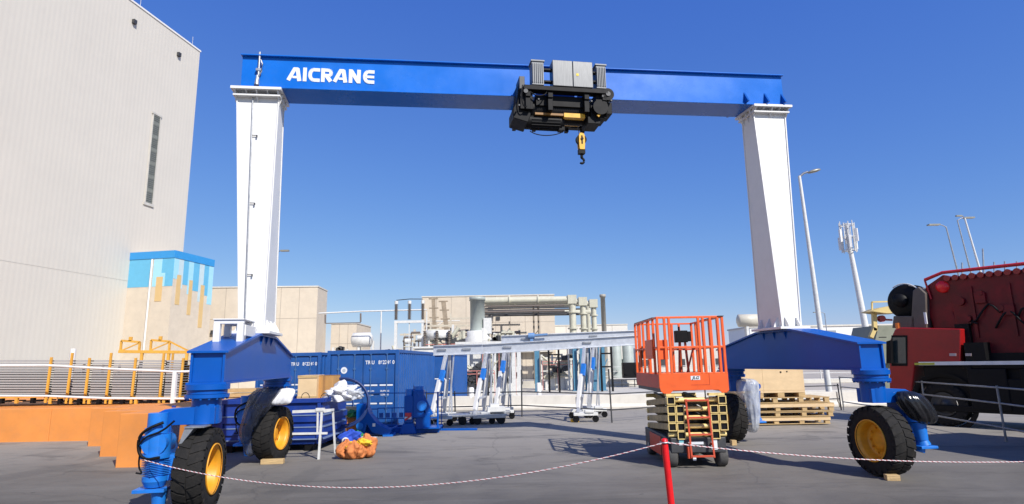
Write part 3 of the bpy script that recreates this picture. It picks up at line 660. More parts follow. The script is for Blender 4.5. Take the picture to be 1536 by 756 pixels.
# ------------------------------------------------------------------ hoist trolley
HO = loc(0.42, 0, 6.6)
ho = thing('hoist_trolley', 'black electric hoist with two silver control boxes riding on the blue girder', 'hoist', tuple(HO), TH)
ox = 0.42; oz = 6.6
def hb2(mb, u0, u1, v0, v1, z0, z1): return mb.b2(u0 - ox, u1 - ox, v0, v1, z0 - oz, z1 - oz)
def hp(u_, v_, z_): return (u_ - ox, v_, z_ - oz)
q = MB(); hb2(q, .20, .615, -1.02, -.74, 7.50, 8.06); q.build('control_box', BRUSH, ho, bevel=.008)
q = MB(); hb2(q, .625, 1.04, -1.02, -.74, 7.50, 8.06); cbx = q.build('control_box', BRUSH, ho, bevel=.008)
q = MB(); hb2(q, .69, .74, -1.025, -1.021, 7.74, 7.79); q.build('warning_sticker', mat('sticker_yellow', (.8, .6, .05)), cbx)
for a0, a1 in ((-.22, .02), (1.13, 1.33)):
    q = MB(); hb2(q, a0, a1, -.98, -.72, 7.52, 8.02)
    for k in range(6): hb2(q, a0 + .01 + k * (a1 - a0) / 6, a0 + .022 + k * (a1 - a0) / 6, -1.0, -.70, 7.56, 7.98)
    hb2(q, a0 - .02, a1 + .02, -1.0, -.70, 8.021, 8.05); q.build('brake_resistor', mat('resistor_grey', (.17, .18, .19), .5, metal=.2, var=.2), ho)
fr = MB()
hb2(fr, -.40, 1.36, -1.0, -.80, 7.40, 7.495); hb2(fr, -.40, 1.36, .62, .78, 7.30, 7.46)
hb2(fr, .02, .20, -.95, -.85, 7.86, 7.90); hb2(fr, 1.04, 1.13, -.95, -.85, 7.86, 7.90); hb2(fr, .03, .2, -.95, -.85, 7.60, 7.64); hb2(fr, 1.03, 1.13, -.95, -.85, 7.66, 7.70)
for x in (-.36, .10, .86, 1.24):
    hb2(fr, x, x + .10, -.98, .76, 7.26, 7.36); hb2(fr, x, x + .10, -.95, -.78, 7.0, 7.40); hb2(fr, x, x + .08, .62, .74, 7.2, 7.9)
for x in (-.3, 1.28):
    hb2(fr, x - .16, x + .10, -.90, -.44, 7.02, 7.44)
fr.build('frame', BLACK, ho, bevel=.006)
q = MB(); q.tube(hp(-.22, -.55, 7.12), hp(1.02, -.55, 7.12), .24, 28); hb2(q, -.12, 1.0, -.84, -.30, 7.14, 7.36)
for k in range(22): q.tube(hp(-.1 + k * .045, -.55, 7.12), hp(-.085 + k * .045, -.55, 7.12), .25, 24, cap=True)
q.build('rope_drum', BLACK, ho)
q = MB(); hb2(q, -.14, .52, -.80, -.36, 6.955, 7.0); q.build('drum_guard', mat('dark_amber_paint', (.25, .12, .02), .5, var=.3), ho)
q = MB(); hb2(q, .46, .90, -.82, -.36, 6.92, 7.01); q.build('rope_guide', HOOKY, ho)
q = MB(); q.tube(hp(-.30, -.60, 6.87), hp(.44, -.60, 6.87), .155, 26); q.tube(hp(.44, -.60, 6.87), hp(.49, -.60, 6.87), .13, 20); hb2(q, .38, .50, -.68, -.52, 6.70, 6.80)
for k in range(18):
    t = 2 * math.pi * k / 18; q.bar(hp(-.2, -.60 + .160 * math.cos(t), 6.87 + .160 * math.sin(t)), hp(.40, -.60 + .160 * math.cos(t), 6.87 + .160 * math.sin(t)), .012, .012)
q.build('hoist_motor', BLACK, ho)
q = MB(); q.prism([(-.60, 6.84), (-.30, 6.76), (-.24, 6.9), (-.24, 7.30), (-.36, 7.62), (-.46, 7.70), (-.52, 7.2), (-.60, 7.05)], lambda a, b, t: hp(a, t, b), -.84, -.30); q.tube(hp(-.36, -.9, 7.36), hp(-.36, -.5, 7.36), .10, 18); q.build('gearbox', BLACK, ho, bevel=.015)
q = MB(); hb2(q, -.47, -.36, -.9, -.5, 7.45, 7.72); q.build('junction_box', DGREY, ho, bevel=.006)
q = MB(); q.tube(hp(1.36, -.98, 7.40), hp(1.36, -.72, 7.40), .13, 20); q.tube(hp(1.20, -.96, 7.12), hp(1.20, -.5, 7.12), .16, 20); hb2(q, 1.02, 1.36, -.84, -.40, 6.93, 7.20); hb2(q, 1.25, 1.46, -.9, -.5, 7.0, 7.25); hb2(q, .95, 1.22, -.84, -.4, 6.8, 6.95); q.build('travel_drive', BLACK, ho, bevel=.01)
q = MB(); q.bar(hp(1.14, -.92, 6.93), hp(1.24, -.92, 7.05), .03, .05); q.build('drive_tag', HOOKY, ho)
q = MB()
for x, z, r in ((1.36, 7.40, .05), (-.36, 7.36, .045)): q.tube(hp(x, -1.0, z), hp(x, -.97, z), r, 14)
for x, z in ((1.24, 7.34), (1.42, 7.26), (-.1, 7.2), (-.5, 7.05), (1.0, 7.22)): q.tube(hp(x, -1.0, z), hp(x, -.93, z), .018, 8)
q.build('bolt', DGREY, ho)
q = MB(); q.hose([hp(-.22, -.62, 6.66), hp(-.1, -.64, 6.59), hp(.1, -.64, 6.57), hp(.3, -.64, 6.60), hp(.44, -.62, 6.66)], .010, 6); q.hose([hp(-.42, -.96, 7.5), hp(-.46, -1.0, 7.2), hp(-.40, -.98, 7.0), hp(-.3, -.92, 7.1)], .012, 6); q.hose([hp(.1, -.9, 7.5), hp(.06, -1.0, 7.3), hp(-.15, -1.0, 7.25), hp(-.3, -.95, 7.4)], .012, 6); q.build('cable', BLACK, ho)
for i, x in enumerate((.80, .92)):
    MB().tube(hp(x, -.60, 6.90), hp(.86 + (.045 if i else -.035), -.60, 6.62), .008, 6).build('wire_rope', DGREY, ho)
hk = MB(); hk.prism([(-.065, -.36), (.065, -.36), (.08, -.25), (.08, -.06), (.05, 0), (-.05, 0), (-.08, -.06), (-.08, -.25)], lambda a, b, t: hp(.86 + a * .8, -.60 + t, 6.66 + b), -.075, -.045)
hk.prism([(-.065, -.36), (.065, -.36), (.08, -.25), (.08, -.06), (.05, 0), (-.05, 0), (-.08, -.06), (-.08, -.25)], lambda a, b, t: hp(.86 + a * .8, -.60 + t, 6.66 + b), .045, .075)
hbk = hk.build('hook_block', HOOKY, ho, bevel=.006)
q = MB(); q.tube(hp(.86, -.645 + .002, 6.53), hp(.86, -.557, 6.53), .11, 24); q.tube(hp(.86, -.69, 6.53), hp(.86, -.51, 6.53), .03, 12); hb2(q, .795, .925, -.66, -.54, 6.22, 6.32); hb2(q, .845, .875, -.68, -.674, 6.42, 6.6); q.build('sheave', BLACK, hbk)
q = MB(); q.tube(hp(.86, -.6, 6.14), hp(.86, -.6, 6.24), .03, 12); q.path([hp(.86, -.6, 6.18), hp(.86, -.6, 6.13)] + [hp(.86 + .045 * math.sin(R(a)), -.6, 6.075 + .055 * math.cos(R(a))) for a in range(10, 250, 20)], .024, 10); q.build('hook', BLACK, hbk)
# ================================================================== OBJECTS NEAR THE CRANE
def wood_block(px, py, d, rz, label, m=TIMB):
    p = gd(px, py, d[2] / 2)
    o = MB().box((0, 0, 0), d).build('wood_block', m, bevel=.006); o.location = (p.x, p.y, d[2] / 2); o.rotation_euler.z = rz
    return tag(o, label, 'wood block', 'timber chocks at the crane wheels')
wood_block(409, 692, (.46, .14, .10), .1, 'flat timber chock in front of the far left crane wheel')
wood_block(1338, 716, (.20, .14, .09), -.2, 'small pale timber chock at the near right crane wheel')
wood_block(1100, 664, (.12, .12, .12), .1, 'small timber chock at the crane wheel behind the scissor lift')
# plastic films on the crane drives
def drape(name, label, pts, m, cat='plastic sheet', seg=10, amp=.04, seed=1, th=.0):
    """closed wrinkled shell lofted through rings: pts = list of (centre, rx, ry)"""
    vs = []; fs = []; n = 64
    for j, (c, rx, ry) in enumerate(pts):
        for i in range(n):
            t = 2 * math.pi * i / n; d = Vector((math.cos(t), math.sin(t), 0)); k = 1 + 2.5 * amp * (abs(math.sin(t * 5 + 6 * noise.noise(Vector((d.x, d.y, j * .4 + seed))))) - .5) * .5 + 1.8 * amp * noise.noise(Vector((d.x * 2.6, d.y * 2.6, j * .55 + seed)) * 1.7) * 3 + amp * 2 * noise.noise(Vector((d.x * 7, d.y * 7, j * .3 + seed)))
            vs.append(Vector(c) + Vector((d.x * rx * k, d.y * ry * k, .03 * noise.noise(Vector((i * .7, j, seed))))))
    for j in range(len(pts) - 1):
        for i in range(n): fs.append((j * n + i, j * n + (i + 1) % n, (j + 1) * n + (i + 1) % n, (j + 1) * n + i))
    fs.append(tuple(range(n))[::-1]); fs.append(tuple(range((len(pts) - 1) * n, len(pts) * n)))
    q = MB(); q.add(vs, fs, True); o = q.build(name, m); o.modifiers.new('s', 'SUBSURF').render_levels = 1
    return tag(o, label, cat)
def LL(u, v, z): return tuple(loc(u, v, z))
drape('plastic_sheet', 'grey plastic film wrapped round the drive of the far left crane wheel', [(LL(-5.90, 2.05, .14), .10, .12), (LL(-5.90, 2.05, .35), .14, .16), (LL(-5.96, 2.05, .62), .24, .2), (LL(-5.90, 2.0, .85), .20, .24), (LL(-5.82, 2.0, 1.1), .24, .28), (LL(-5.66, 1.98, 1.35), .34, .32), (LL(-5.58, 1.98, 1.52), .34, .30), (LL(-5.52, 2.05, 1.57), .2, .2)], DARKF, seed=3)
drape('white_plastic_wrap', 'crumpled white plastic wrap at the top of the far left crane wheel', [(LL(-5.36, 1.88, 1.20), .17, .07), (LL(-5.30, 1.86, 1.25), .24, .10), (LL(-5.28, 1.86, 1.36), .19, .12), (LL(-5.20, 1.88, 1.46), .17, .10), (LL(-5.19, 1.9, 1.56), .15, .06)], WPLAST, seed=8, amp=.09)
drape('clear_plastic_wrap', 'clear plastic wrap hanging over the crane drive right of the scissor lift', [(LL(5.72, 2.1, .22), .06, .08), (LL(5.72, 2.1, .30), .15, .20), (LL(5.72, 2.1, .6), .22, .25), (LL(5.70, 2.1, .95), .25, .26), (LL(5.66, 2.1, 1.25), .28, .28), (LL(5.68, 2.1, 1.45), .28, .26), (LL(5.62, 2.15, 1.53), .2, .2)], CLEARF, seed=12)
o = drape('black_cover', 'shiny black plastic cover over the drive of the near right crane wheel', [(LL(6.08, -2.70, .86), .14, .13), (LL(6.08, -2.72, .92), .20, .18), (LL(6.03, -2.72, 1.05), .25, .2), (LL(5.95, -2.70, 1.2), .27, .2), (LL(5.88, -2.68, 1.33), .24, .18), (LL(5.84, -2.66, 1.42), .13, .1)], BLACKF, seed=5, amp=.03)
# ------------------------------------------------------------------ scissor lift
lx, ly = 3.46, 11.82
li = thing('scissor_lift', 'orange scissor lift with folded cream scissor arms parked by the red post', 'scissor lift', (lx, ly, 0), 0)
x0, x1, yb = -.67, .665, 2.15
q = MB(); q.b2(x0 + .10, x1 - .10, .12, 2.02, .26, .56); q.b2(x0 + .16, x1 - .14, .02, .12, .28, .55); q.b2(x0 + .2, x0 + .4, .4, 1.6, .14, .24); q.b2(x1 - .4, x1 - .2, .4, 1.6, .14, .24)
ch = q.build('chassis', DGREY, li, bevel=.012)
q = MB(); q.b2(x0 + .08, x0 + .10, .55, 1.5, .16, .52); q.b2(x1 - .10, x1 - .08, .55, 1.5, .16, .52); q.build('side_door', ORANGED, ch, bevel=.01)
stk = mat('white_sticker', (.7, .74, .76), .5, var=.1)
q = MB(); q.b2(-.36, -.27, .012, .0195, .42, .52); q.b2(.25, .36, .012, .0195, .33, .53); q.b2(-.18, .10, .012, .0195, .43, .48); q.b2(-.12, -.06, -.0, .019, .14, .2); q.build('sticker', stk, ch)
q = MB(); q.b2(-.355, -.275, .009, .0115, .47, .515); q.build('sticker_picture', mat('sticker_teal', (.15, .45, .5)), ch)
for sx in (-1, 1):
    for yy in (.22, 1.86):
        c = Vector((sx * .475, yy, .20)); w = MB(); w.lathe([(-.085, .001), (-.085, .1), (-.085, .185), (-.06, .2), (.06, .2), (.085, .185), (.085, .12), (.07, .11), (.07, .001)], c, (sx, 0, 0), 32)
        wo_ = w.build('wheel', mat('lift_tyre', (.06, .058, .055), .8, var=.25, scale=8, dirt=.4, dirtc=(.16, .14, .12)), li)
        w = MB(); w.lathe([(.071, .001), (.075, .05), (.078, .10), (.071, .105)], c, (sx, 0, 0), 24); w.build('hub', mat('hub_grey', (.3, .29, .27), .6), wo_)
# folded scissor pack: five tiers
levels = [.60, .755, .915, 1.075, 1.245]
for k, z in enumerate(levels):
    q = MB()
    q.tube((-.53, .10, z), (.57, .10, z), .043, 18)
    q.tube((-.53, 1.9, z), (.57, 1.9, z), .043, 14)
    q.build('cross_tube', CREAM, li)
for k in range(4):
    za, zb_ = levels[k], levels[k + 1]
    for sx in (-1, 1):
        for j, off_ in enumerate((.325, .49)):
            xx = sx * off_ + .02; a, b = (za, zb_) if j == 0 else (zb_, za)
            q = MB(); q.bar((xx, .03, a), (xx, 2.0, b), .075, .118)
            q.build('scissor_arm', ARM, li, bevel=.006)
            q = MB(); q.b2(xx - .060, xx + .060, .010, .029, a - .058, a + .058); q.build('end_shade_plate', BLACK, li)  # black plate stands in for the shaded hollow; the bar itself is solid
            # raised cream rim framing that plate, suggesting a hollow section
            q = MB(); zc = a; t = .014; w_, h_ = .062, .060
            e = MB(); e.b2(xx - w_ - .003, xx + w_ + .003, -.015, .028, zc - h_ - t, zc - h_); e.b2(xx - w_ - .003, xx + w_ + .003, -.015, .028, zc + h_, zc + h_ + t)
            e.b2(xx - w_ - t, xx - w_, -.016, .028, zc - h_ - t, zc + h_ + t); e.b2(xx + w_, xx + w_ + t, -.016, .028, zc - h_ - t, zc + h_ + t); e.build('end_frame', CREAM, li)
q = MB(); q.tube((-.02, .5, .68), (-.02, 1.6, 1.2), .06, 14); q.build('lift_cylinder', DGREY, li)
q = MB(); q.b2(-.42, .46, .3, 1.9, .575, .60); q.b2(-.2, .2, .25, 1.7, .56, .95); q.build('pump_housing', BLACK, li)
q = MB()
for xx in (-.56, .26): q.b2(xx, xx + .30, -.02, .10, 1.325, 1.372)
q.build('deck_bracket', CREAM, li)
# platform
pl = MB(); pl.b2(x0 + .02, x1 - .02, .03, yb - .02, 1.46, 1.50); pl.b2(x0 + .02, x0 + .12, .05, yb - .05, 1.40, 1.46); pl.b2(x1 - .12, x1 - .02, .05, yb - .05, 1.40, 1.46)
pl.build('deck', DGREY, li)
q = MB(); q.prism([(x0, 1.50), (x0 + .02, 1.42), (x0 + .07, 1.375), (x0 + .20, 1.375), (x0 + .26, 1.43), (x1 - .20, 1.43), (x1 - .14, 1.375), (x1 - .05, 1.375), (x1 - .0, 1.42), (x1, 1.50), (x1, 1.765), (x0, 1.765)][::-1], lambda a, b, t: (a, t, b), 0, .028)
fp = q.build('front_panel', ORANGE, li, bevel=.006)
q = MB(); q.b2(x0 + .001, x0 + .026, .03, yb, 1.47, 1.74); q.b2(x1 - .026, x1 - .001, .03, yb, 1.47, 1.74); q.b2(x0, x1, yb, yb + .025, 1.47, 1.74); q.build('toe_board', ORANGED, li, bevel=.004)
q = MB(); q.b2(-.06, .30, -.006, -.001, 1.53, 1.535); q.b2(.298, .302, -.006, -.001, 1.53, 1.76); q.build('gate_seam', ORANGED, fp)
q = MB(); q.b2(-.06, .12, -.005, -.001, 1.625, 1.70); lg = q.build('badge', stk, fp)
def text_mesh(body, size, name, m, parent, locv, rotx=R(90), rz=0, ext=.001, off=.0, shear=0, sx=1, align='CENTER'):
    cu_ = bpy.data.curves.new(name, 'FONT'); cu_.body = body; cu_.size = size; cu_.extrude = ext; cu_.offset = off; cu_.align_x = align; cu_.align_y = 'CENTER'; cu_.shear = shear
    t = bpy.data.objects.new('tmp', cu_); COL.objects.link(t); bpy.context.view_layer.update()
    me = bpy.data.meshes.new_from_object(t.evaluated_get(bpy.context.evaluated_depsgraph_get())); bpy.data.objects.remove(t)
    me.name = name; me.materials.clear(); me.materials.append(m)
    o = bpy.data.objects.new(name, me); COL.objects.link(o); o.parent = parent; o.location = locv; o.rotation_euler = (rotx, 0, rz); o.scale = (sx, 1, 1); return o
text_mesh('JLG', .075, 'badge_lettering', BLACK, lg, (.03, -.007, 1.663), off=.002, shear=.3, sx=1.1)
# rails
zt1, zm = 2.83, 2.25
q = MB(); r = .023
def post(mb, x, y, z0=1.74, z1=zt1, r=.023): mb.bar((x, y, z0), (x, y, z1), 2 * r, 2 * r)
for x in (x0 + .03, x0 + .17, x0 + .26, x1 - .50, x1 - .41, x1 - .27, x1 - .12, x1 - .03): post(q, x, .02)
for a, b, z in ((x0 + .01, x1 - .01, zt1), (x0 + .26, x1 - .03, zm)): q.bar((a, .02, z), (b, .02, z), .04, .04)
q.bar((x0 + .03, .02, zm), (x0 + .26, .02, zm), .035, .035)
q.build('front_rail', ORANGE, li, bevel=.004)
for x in (x0 + .02, x1 - .02):
    q = MB()
    for y in (.35, .75, .85, 1.3, 1.65, yb - .35, yb - .02): post(q, x, y)
    for z in (zt1, zm): q.bar((x, .05, z), (x, yb, z), .036, .036)
    q.build('side_rail', ORANGE, li, bevel=.004)
q = MB()
for x in (x0 + .3, -.15, .2, x1 - .3): post(q, x, yb)
for z in (zt1, zm): q.bar((x0 + .02, yb, z), (x1 - .02, yb, z), .036, .036)
q.build('rear_rail', ORANGE, li, bevel=.004)
q = MB()
for a, b in (((x0 + .02, .28, zt1 + .022), (x0 + .02, 2.1, zt1 + .022)), ((x1 - .02, .1, zt1 + .022), (x1 - .02, 1.4, zt1 + .022)), ((x1 - .12, .0, zt1 + .012), (x1 + .0, .0, zt1 + .012))): q.bar(a, b, .042, .012)
q.build('rail_strip', DGREY, li)
q = MB(); q.b2(x0 - .03, x0 + .01, .30, .95, 2.04, 2.42); q.b2(x0 + .05, x0 + .22, .04, .12, 2.02, 2.4); q.build('manual_box', ORANGE, li, bevel=.01)
q = MB(); q.b2(-.14, .10, .55, .72, 2.36, 2.60); q.tube((-.06, .60, 2.58), (-.06, .60, 2.68), .02, 8); q.b2(.10, .17, .56, .70, 2.38, 2.58); q.build('control_console', BLACK, li, bevel=.01)
q = MB(); q.bar((-.10, .68, 1.5), (-.05, .65, 2.38), .04, .04); q.bar((.12, .68, 1.5), (.06, .65, 2.38), .04, .04); q.bar((-.25, .7, 2.22), (.4, .7, 2.22), .035, .035); q.bar((.0, .7, 1.5), (.22, .7, 2.2), .03, .03); q.build('console_stand', ORANGED, li)
q = MB(); q.b2(x0 + .03, x0 + .20, 1.45, 1.6, 2.05, 2.32); q.b2(x0 + .25, x0 + .30, 1.9, 2.0, 1.5, 1.85); q.build('battery_box', BLACK, li, bevel=.01)
# ladder
q = MB(); la = MB(); lb = MB()
for xx, xb in ((-.20, -.17), (.215, .25)):
    la.bar((xx, -.06, 1.27), (xb, -.10, .20), .034, .028)
for z in (1.245, .93, .62, .43, .23):
    t = (1.27 - z) / 1.07; xa, xb = -.20 + .03 * t, .215 + .035 * t
    if z == .43: continue
    la.bar((xa, -.06 - .04 * t, z), (xb, -.06 - .04 * t, z), .05, .032)
la.b2(-.23, -.19, -.09, .0, .19, .40); la.b2(-.21, -.19, -.06, .03, 1.22, 1.26); la.b2(.2, .22, -.06, .03, 1.22, 1.26); la.b2(-.2, -.18, -.09, .02, .42, .46); la.b2(.23, .25, -.09, .02, .42, .46)
la.build('ladder', ORANGED, li, bevel=.004)
# ------------------------------------------------------------------ red post and barrier rope
pp = at(992, 657, 6.6)
rp = thing('barrier_post', 'bright red round barrier post holding the red and white rope', 'post', (pp.x + .03, 6.6, 0), 0)
q = MB(); q.tube((.06, 0, 0), (0, 0, pp.z - .03), .036, 20, r2=.034); q.lathe([(0, .034), (.02, .03), (.03, .001)], (0, 0, pp.z - .03), (0, 0, 1), 20); q.build('pole', REDP, rp)
q = MB(); q.lathe([(-.03, .16), (0, .16), (.03, .05), (.04, .001)], (.06, 0, .03), (0, 0, 1), 24); q.build('base', BLACK, rp)
q = MB(); q.path([Vector((.045 * math.cos(a), .045 * math.sin(a), pp.z - .045)) for a in [i * .7 for i in range(9)]], .007, 6, closed=True); q.build('ring', STEEL, rp)
def rope(name, label, a, b, sag, ctr=None):
    a = Vector(a); b = Vector(b); N = 150; base = []
    for i in range(N + 1):
        t = i / N; p = a.lerp(b, t); p.z -= sag * 4 * t * (1 - t); base.append(p)
    L = (b - a).length; t_ = thing(name, label, 'rope', tuple(a), 0)
    for k, (m_, nm) in enumerate(((mat('rope_white', (.72, .68, .66), .8, var=.1), 'white_strand'), (mat('rope_red', (.50, .16, .16), .8, var=.1), 'red_strand'))):
        q = MB(); M = int(L * 40); pts = []
        for i in range(M + 1):
            t = i / M; f = t * N; j = min(N - 1, int(f)); p = base[j].lerp(base[j + 1], f - j); w = t * L / .07 * math.pi * 2 + k * math.pi
            pts.append(p + Vector((0, math.cos(w), math.sin(w))) * .0032 - a)
        q.path(pts, .0050 if k == 0 else .0042, 5); q.build(nm, m_, t_)
    return t_
top = Vector((pp.x + .03, 6.56, pp.z - .04))
rope('barrier_rope', 'red and white rope sagging from the red post to the near left crane wheel', tuple(at(216, 690, 8.4)), tuple(top), .40)
rope('barrier_rope', 'red and white rope running taut right from the red post across the yard', tuple(top), tuple(at(1700, 684, 8.0)), .13)
# ------------------------------------------------------------------ shipping containers
def container(nm, label, loc_, rz, L=6.06, roundel=False, text=True):
    W_, H_ = 2.44, 2.52
    t = thing(nm, label, 'container', loc_, rz, 'blue shipping containers')
    b = MB(); P_ = .06
    for x in (0, W_ - .11):
        for y in (0, L - .11): b.b2(x, x + .11, y, y + .11, 0.0, H_)
    b.b2(.11, W_ - .11, 0.003, .11, H_ - .13, H_ - .003); b.b2(.11, W_ - .11, 0.003, .11, .003, .13); b.b2(.11, W_ - .11, L - .1, L - .003, H_ - .1, H_ - .003)
    for x in (0.003, W_ - .103): b.b2(x, x + .1, .11, L - .11, H_ - .11, H_ - .004); b.b2(x, x + .1, .11, L - .11, .003, .13)
    b.build('frame', NAVY, t, bevel=.006)
    s = MB(); corr(s, (W_ - .02, .11, 0), (W_ - .02, L - .11, 0), .13, H_ - .11, .036, .28, (1, 0, 0)); corr(s, (.02, L - .11, 0), (.02, .11, 0), .13, H_ - .11, .036, .28, (-1, 0, 0)); corr(s, (W_ - .11, L - .02, 0), (.11, L - .02, 0), .13, H_ - .1, .036, .28, (0, 1, 0))
    s.build('side_wall', NAVY, t)
    rf = MB(); rf.b2(.1, W_ - .1, .1, L - .1, H_ - .05, H_ - .03); rf.build('roof', NAVY, t)
    for k in (0, 1):
        dx0 = .12 + k * 1.105; dx1 = dx0 + 1.09
        d = MB(); d.b2(dx0, dx1, .05, .085, .14, H_ - .14)
        for z0_, z1_ in ((.16, .72), (.80, 1.30), (1.42, H_ - .2)):
            d.b2(dx0 + .03, dx1 - .03, .038, .05, z0_, z1_)
        dr_ = d.build('door', NAVY, t, bevel=.004)
        rd = MB()
        for xx in (dx0 + .27, dx1 - .27): rd.tube((xx, .022, .05), (xx, .022, H_ - .03), .017, 10); [rd.b2(xx - .04, xx + .04, .006, .04, z - .03, z + .03) for z in (.16, .62, 1.0, 1.9, H_ - .12)]
        rd.b2(dx0 + .20, dx0 + .60, .004, .014, 1.08, 1.11)
        rd.build('lock_rod', mat('rod_blue', (.05, .13, .30), .45, var=.2), dr_)
        wb_ = MB()
        for z in (1.335, .745):
            for xa in (dx0 + .06, dx0 + .58): wb_.b2(xa, xa + .44, .034, .049, z, z + .05)
        wb_.build('reflector_strip', LETTER, dr_)
    if text:
        text_mesh('TRIU', .17, 'lettering', LETTER, t, (1.46, .034, H_ - .42), off=.004, sx=.85); text_mesh('862246 0', .17, 'lettering', LETTER, t, (2.02, .034, H_ - .42), off=.004, sx=.85)
        for j, z in enumerate((1.17, 1.05)):
            text_mesh('M.G.W.' if j == 0 else 'TARE', .07, 'lettering', LETTER, t, (1.52, .034, z), off=.002); text_mesh('30,480 KG' if j == 0 else '2,250 KG', .07, 'lettering', LETTER, t, (1.98, .034, z), off=.002)
    if roundel:
        w = MB(); w.tube((.58, .037, 1.86), (.58, .033, 1.86), .11, 24); w.build('roundel', LETTER, t)
        w = MB(); w.tube((.58, .0325, 1.86), (.58, .029, 1.86), .055, 20); w.build('roundel_mark', mat('roundel_grey', (.4, .45, .5)), t)
    return t
cf = gd(600, 640)
container('shipping_container', 'blue shipping container with round white sticker and lettering on its doors', (-3.83 - 2.44, 20.45, 0), R(-5.0) * 0 + R(-4.0), roundel=True)
container('shipping_container', 'blue shipping container at the left, partly hidden behind the crane end beam', (-9.55, 22.6, 0), R(-4.0), text=True)
container('shipping_container', 'rear blue container whose side shows between the aluminium frame legs', (-5.15, 28.0, 0), R(-4.0), text=False, L=4.0)
# ------------------------------------------------------------------ blue skip with its load
c0 = gd(481, 676); c1 = gd(517, 661); lf = Vector((-1, -.06, 0)).normalized()
dpt = (c1 - c0); dpt.z = 0; DL = dpt.length; dpt.normalize()
sk = thing('blue_skip', 'ribbed blue open-top steel skip holding a crate and white plastic', 'skip', tuple(c0), 0)
HS = at(481, 598, c0.y).z; LS = 2.6
def sq(a, b, z): return lf * a + dpt * b + Vector((0, 0, z))
nf = Vector((lf.y, -lf.x, 0)); nf = nf if nf.y < 0 else -nf; nr = Vector((dpt.y, -dpt.x, 0)); nr = nr if nr.x > 0 else -nr
q = MB(); z0_ = .16
outer = lambda z, e=0: [sq(0, 0, z), sq(LS, 0, z), sq(LS, DL, z), sq(0, DL, z)]
def panel(mb, p, qv, L, z0, z1, n, t=.05): mb.hexa([p + Vector((0, 0, z0)), p + qv * L + Vector((0, 0, z0)), p + qv * L - n * t + Vector((0, 0, z0)), p - n * t + Vector((0, 0, z0))], [p + Vector((0, 0, z1)), p + qv * L + Vector((0, 0, z1)), p + qv * L - n * t + Vector((0, 0, z1)), p - n * t + Vector((0, 0, z1))])
panel(q, sq(0, 0, 0), lf, LS, z0_, HS, nf); panel(q, sq(0, 0, 0), dpt, DL, z0_, HS, nr); panel(q, sq(0, DL, 0), lf, LS, z0_, HS, -nf); panel(q, sq(LS, 0, 0), dpt, DL, z0_, HS, -nr)
q.hexa(outer(z0_ + .001), outer(z0_ + .06))
q.build('wall', BINB, sk)
q = MB()
for z in (.40, .68):
    panel(q, sq(-.02, 0, 0) + nf * .05, lf, LS, z, z + .15, nf, .048); panel(q, nr * .05 - nf * 0, dpt, DL, z, z + .15, nr, .048)
panel(q, sq(-.05, 0, 0) + nf * .07, lf, LS + .05, HS - .09, HS + .015, nf, .068); panel(q, nr * .07, dpt, DL, HS - .09, HS + .015, nr, .068)
for k in range(4): panel(q, sq(.03 + k * 1.15, 0, 0) + nf * .06, lf, .08, .17, HS - .09, nf, .058)
q.build('rib', BINB, sk, bevel=.008)
q = MB()
for z in (.55, .83, .27): panel(q, sq(.0, 0, 0) + nf * .066, lf, LS, z, z + .022, nf, .06); panel(q, nr * .075, dpt, DL * .9, z, z + .03, nr, .07)
q.build('light_edge_strip', mat('scuffed_blue_edge', (.16, .22, .36), .5), sk)
q = MB()
for a in (.3, LS - .4):
    for b in (.1, DL - .2): q.box(sq(a, b, .08), (.2, .15, .16))
q.build('foot', BLACK, sk)
# load
p = at(447, 597, c0.y + .8); p2 = at(474, 597, c0.y + .75)
bx = thing('wooden_crate', 'tall tan plywood crate standing inside the blue skip', 'crate', (p.x, c0.y + .75, .22), R(4))
wz = at(460, 563, c0.y + .75).z - .22; ww = (at(474, 590, c0.y + .75).x - p.x)
MB().b2(0, ww, 0, .8, 0, wz).build('body', PLY, bx, bevel=.006)
q = MB(); q.b2(-.01, ww + .01, -.015, .0 - .001, wz - .07, wz - .0); q.b2(-.01, ww + .01, -.015, -.001, wz - .6, wz - .53); q.build('batten', TIMB, bx)
p = at(475, 597, c0.y + 1.1)
bx = thing('cardboard_box', 'brown cardboard box beside the tan crate in the skip', 'box', (p.x, c0.y + 1.0, .22), R(-6))
MB().b2(0, .46, 0, .5, 0, wz - .02).build('body', CARD, bx, bevel=.008)
q = MB(); q.b2(.19, .25, -.004, .0, .3, wz - .03); q.b2(-.004, .464, -.006, .5, wz - .0195, wz - .01); q.build('flap', mat('card_dark', (.36, .19, .07), .8), bx)
for i, (px, py, s_, lb_) in enumerate(((512, 590, (.75, .5, .48), 'heap of crumpled white plastic film in the blue skip'), (531, 592, (.45, .45, .30), 'small bundle of translucent plastic at the right end of the skip'))):
    p = at(px, py, c0.y + .55); o = MB().blob((0, 0, 0), s_, .62, 2.6, seed=i * 5 + 2, nu=40, nv=26).build('plastic_bundle', WPLAST if i == 0 else CLEARF); o.location = p; tag(o, lb_, 'plastic')
rc = at(513, 604, c0.y + 1.35)
q = MB()
q.path([rc + Vector((.71 * math.cos(R(a)), .04 * math.sin(R(a)), .64 * math.sin(R(a)))) for a in range(0, 360, 10)], .032, 10, closed=True)
q.path([rc + Vector((.66 * math.cos(R(a)), .10 + .04 * math.sin(R(a)), .59 * math.sin(R(a)))) for a in range(0, 360, 10)], .018, 8, closed=True)
for a in range(0, 360, 30): q.bar(rc + Vector((.71 * math.cos(R(a)), 0, .64 * math.sin(R(a)))), rc + Vector((.66 * math.cos(R(a)), .10, .59 * math.sin(R(a)))), .02, .02)
tag(q.build('steel_hoop', mat('hoop_dark_blue', (.012, .035, .14), .5)), 'dark blue steel hoop standing upright behind the white plastic', 'hoop')
